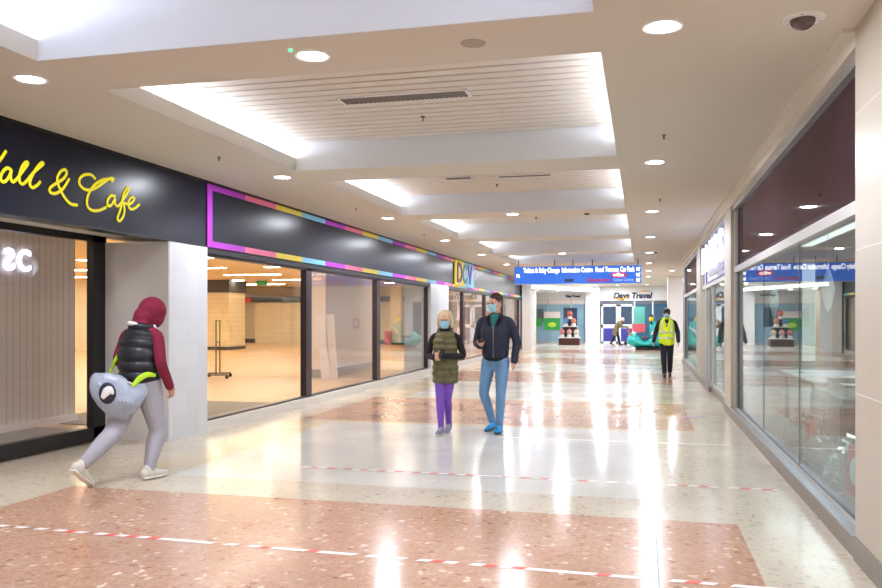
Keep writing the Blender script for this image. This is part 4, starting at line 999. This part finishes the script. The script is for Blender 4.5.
MB().tube([(-.15, -.128, -.01), (-.11, -.137, .04), (-.07, -.137, .06), (-.03, -.128, .03)], [(.025, .01), (.045, .012), (.04, .012), (.02, .01)], side=(0, 0, 1), n=12).build('white_emblem_mark', M['white'], bg, smooth=True)
lime = mat('lime strap', (176, 222, 30), .5, emit=.08)
RBi = (Matrix.Translation(bg.location) @ Matrix.Rotation(.45, 4, 'Z')).inverted() @ RB
bg.scale = (.78, .85, .95)
def bl(p):
    q = RBi @ V(p); return V((q.x/.78, q.y/.85, q.z/.95))
MB().tube([bl((-.22, -.2, .93)), bl((-.245, -.12, 1.05)), bl((-.235, -.07, 1.15)), bl((-.19, .03, 1.3))], [(.02, .008)]*4, side=(0, 0, 1), n=8).build('strap', lime, bg)
MB().tube([bl((.12, -.215, .9)), bl((.16, -.18, .96)), bl((.2, -.12, 1.0)), bl((.225, -.04, .99))], [(.016, .008), (.03, .014), (.028, .014), (.014, .008)], side=(0, 0, 1), n=8).build('strap', lime, bg)
MB().tube([(-.2, .0, .2), (0, -.06, .17), (.2, .02, .09)], [.007]*3, n=8).build('zip', M['white'], bg, smooth=True)

# --- steward in hi-vis
JS = dict(spine=[(0, 0, .93), (0, 0, 1.04), (0, 0, 1.15), (0, 0, 1.3), (0, -.01, 1.43), (0, -.01, 1.5)], head=(0, .02, 1.625), yaw=-.05, pitch=-.06,
    armR=((.195, 0, 1.41), (.28, -.02, 1.14), (.33, .06, .9)), armL=((-.195, 0, 1.41), (-.275, -.02, 1.14), (-.29, .04, .9)),
    handR=((.15, .2, -1), (-1, 0, 0), .4, 1), handL=((-.05, .2, -1), (1, 0, 0), .4, -1),
    legR=((.09, 0, .9), (.075, .12, .5), (.055, .16, .085)), legL=((-.09, 0, .9), (-.085, .0, .5), (-.075, -.16, .1)), footL=(0, 1, -.2))
stw, h, HR = figure('person', DX(.6, 22.0), PI - .03, 'steward in yellow high visibility vest, black beanie and dark trousers walking along the mall', JS, voxel=.0065)
facemask(stw, h)
b = MB(); b.ell(h(0, -.015, .07), (.09, .105, .082), HR); b.tube([h(0, -.012, .035), h(0, -.012, .065)], [(.092, .106)]*2, side=HR @ V((1, 0, 0)), n=22); b.blob('beanie', M['black'], stw, .008, 2)
dk = mat('dark work cloth', (30, 32, 46), .8)
b = MB(); sleeves(b, JS, .07, .06, .048)
b.tube([(0, 0, .84), (0, 0, 1.0), (0, 0, 1.2), (0, 0, 1.38), (0, -.01, 1.46)], [(.175, .125), (.17, .12), (.165, .12), (.16, .11), (.08, .08)], side=(1, 0, 0), n=22); b.blob('jacket', dk, stw, .008, 3)
hv = mat('yellow hi-vis', (206, 232, 30), .6, emit=.12)
b = MB(); b.tube([(0, 0, .9), (0, 0, 1.05), (0, 0, 1.2), (0, 0, 1.34), (0, -.005, 1.43), (0, -.01, 1.47)], [(.205, .155), (.205, .152), (.2, .15), (.2, .145), (.19, .125), (.13, .1)], side=(1, 0, 0), n=26); vv = b.blob('hi_vis_vest', hv, stw, .008, 2)
refl = mat('reflective tape', (226, 228, 214), .4)
for z in (1.0, 1.14): MB().tube([(0, 0, z-.022), (0, 0, z+.022)], [(.209, .158)]*2, side=(1, 0, 0), n=30, sub=1, cap=False).build('reflective_band', refl, vv, smooth=True)
for s in (-1, 1): MB().tube([(s*.12, .145, 1.16), (s*.125, .142, 1.3), (s*.12, .115, 1.43)], [(.02, .006)]*3, side=(1, 0, 0), n=8).build('reflective_band', refl, vv, smooth=True)
MB().tube([(-.045, .12, 1.47), (0, .152, 1.28)], [.01, .006], n=6).tube([(.045, .12, 1.47), (0, .152, 1.28)], [.01, .006], n=6).build('v_neck_edge', dk, vv)
MB().add([(-.05, .118, 1.485), (.05, .118, 1.485), (0, .154, 1.28), (-.05, .1, 1.485), (.05, .1, 1.485), (0, .13, 1.28)], [(0,1,2), (3,5,4), (0,2,5,3), (1,4,5,2), (0,3,4,1)]).build('shirt_front', dk, stw)
b = MB(); trousers(b, JS, .1, .076, .072, .06); b.blob('trousers', mat('black trousers', (24, 26, 38), .8), stw, .008, 3)
shoes(stw, JS, mat('dark brown shoe', (52, 34, 34), .4), M['black'], .28, .046)

# --- bent person with pushchair, far away
JP = dict(spine=[(0, 0, .88), (0, .03, .98), (0, .09, 1.08), (0, .17, 1.18), (0, .24, 1.27), (0, .29, 1.31)], head=(0, .36, 1.38), yaw=0, pitch=-.5, hs=.98,
    armR=((.17, .22, 1.24), (.22, .34, 1.02), (.16, .62, 1.0)), armL=((-.17, .22, 1.24), (-.22, .34, 1.02), (-.16, .62, 1.0)),
    legR=((.09, 0, .86), (.09, .12, .48), (.09, .2, .09)), legL=((-.09, 0, .86), (-.09, -.08, .48), (-.09, -.27, .12)), footL=(0, 1, -.4))
old, h, HR = figure('person', DX(-1.45, 46.2), -PI/2, 'bent person in khaki coat and dark trousers pushing a pushchair before the travel shop', JP, voxel=.01)
b = MB(); b.ell(h(0, -.02, .045), (.088, .102, .095), HR).ell(h(0, -.05, 0), (.085, .07, .09), HR); b.blob('hair', mat('white hair', (222, 206, 200), .8), old, .01, 2)
kh = mat('khaki coat cloth', (116, 106, 78), .85)
b = MB(); sleeves(b, JP, .075, .065, .05); b.tube([(0, -.02, .66), (0, 0, .88), (0, .06, 1.03), (0, .15, 1.16), (0, .24, 1.26), (0, .28, 1.3)], [(.2, .18), (.2, .16), (.19, .15), (.2, .15), (.17, .12), (.1, .09)], side=(1, 0, 0), n=22); b.blob('coat', kh, old, .012, 3)
b = MB(); trousers(b, JP, .1, .08, .074, .06); b.blob('trousers', mat('dark navy trousers', (30, 32, 52), .8), old, .012, 2)
shoes(old, JP, M['black'], M['dgrey'], .28, .046)
pc = empty('pushchair', (-.68, 46.2, 0), -PI/2, 'pushchair with coral canopy and dark frame in front of the bent person', 'pushchair')
for s in (-1, 1):
    MB().tube([(s*.2, -.17, 1.0), (s*.2, .1, .62), (s*.2, .42, .12)], [.014]*3, n=8).build('frame', M['dgrey'], pc)
    MB().tube([(s*.2, -.25, .12), (s*.2, .02, .42), (s*.2, .1, .62)], [.013]*3, n=8).build('frame', M['dgrey'], pc)
    for y in (-.25, .42): MB().cyl((s*.2 - .02, y, .1), (s*.2 + .02, y, .1), .1, n=20).build('wheel', M['black'], pc)
MB().cyl((-.2, -.17, 1.0), (.2, -.17, 1.0), .018).build('handle', M['black'], pc)
MB().tube([(0, .05, .4), (0, -.02, .62), (0, -.08, .8)], [(.18, .06)]*3, side=(1, 0, 0), n=14).tube([(0, -.02, .4), (0, .28, .42), (0, .36, .3)], [(.18, .04)]*3, side=(1, 0, 0), n=14).build('seat', mat('lime grey seat', (150, 160, 70), .7), pc, smooth=True)
MB().tube([(0, -.12, .78), (0, 0, .9), (0, .16, .86)], [(.2, .06), (.22, .05), (.2, .03)], side=(1, 0, 0), n=14).build('canopy', bpy.data.materials['coral'], pc, smooth=True)
MB().tube([(0, .02, .55), (0, .06, .66)], [(.12, .09), (.1, .08)], side=(1, 0, 0), n=12).build('blanket', M['white'], pc, smooth=True)
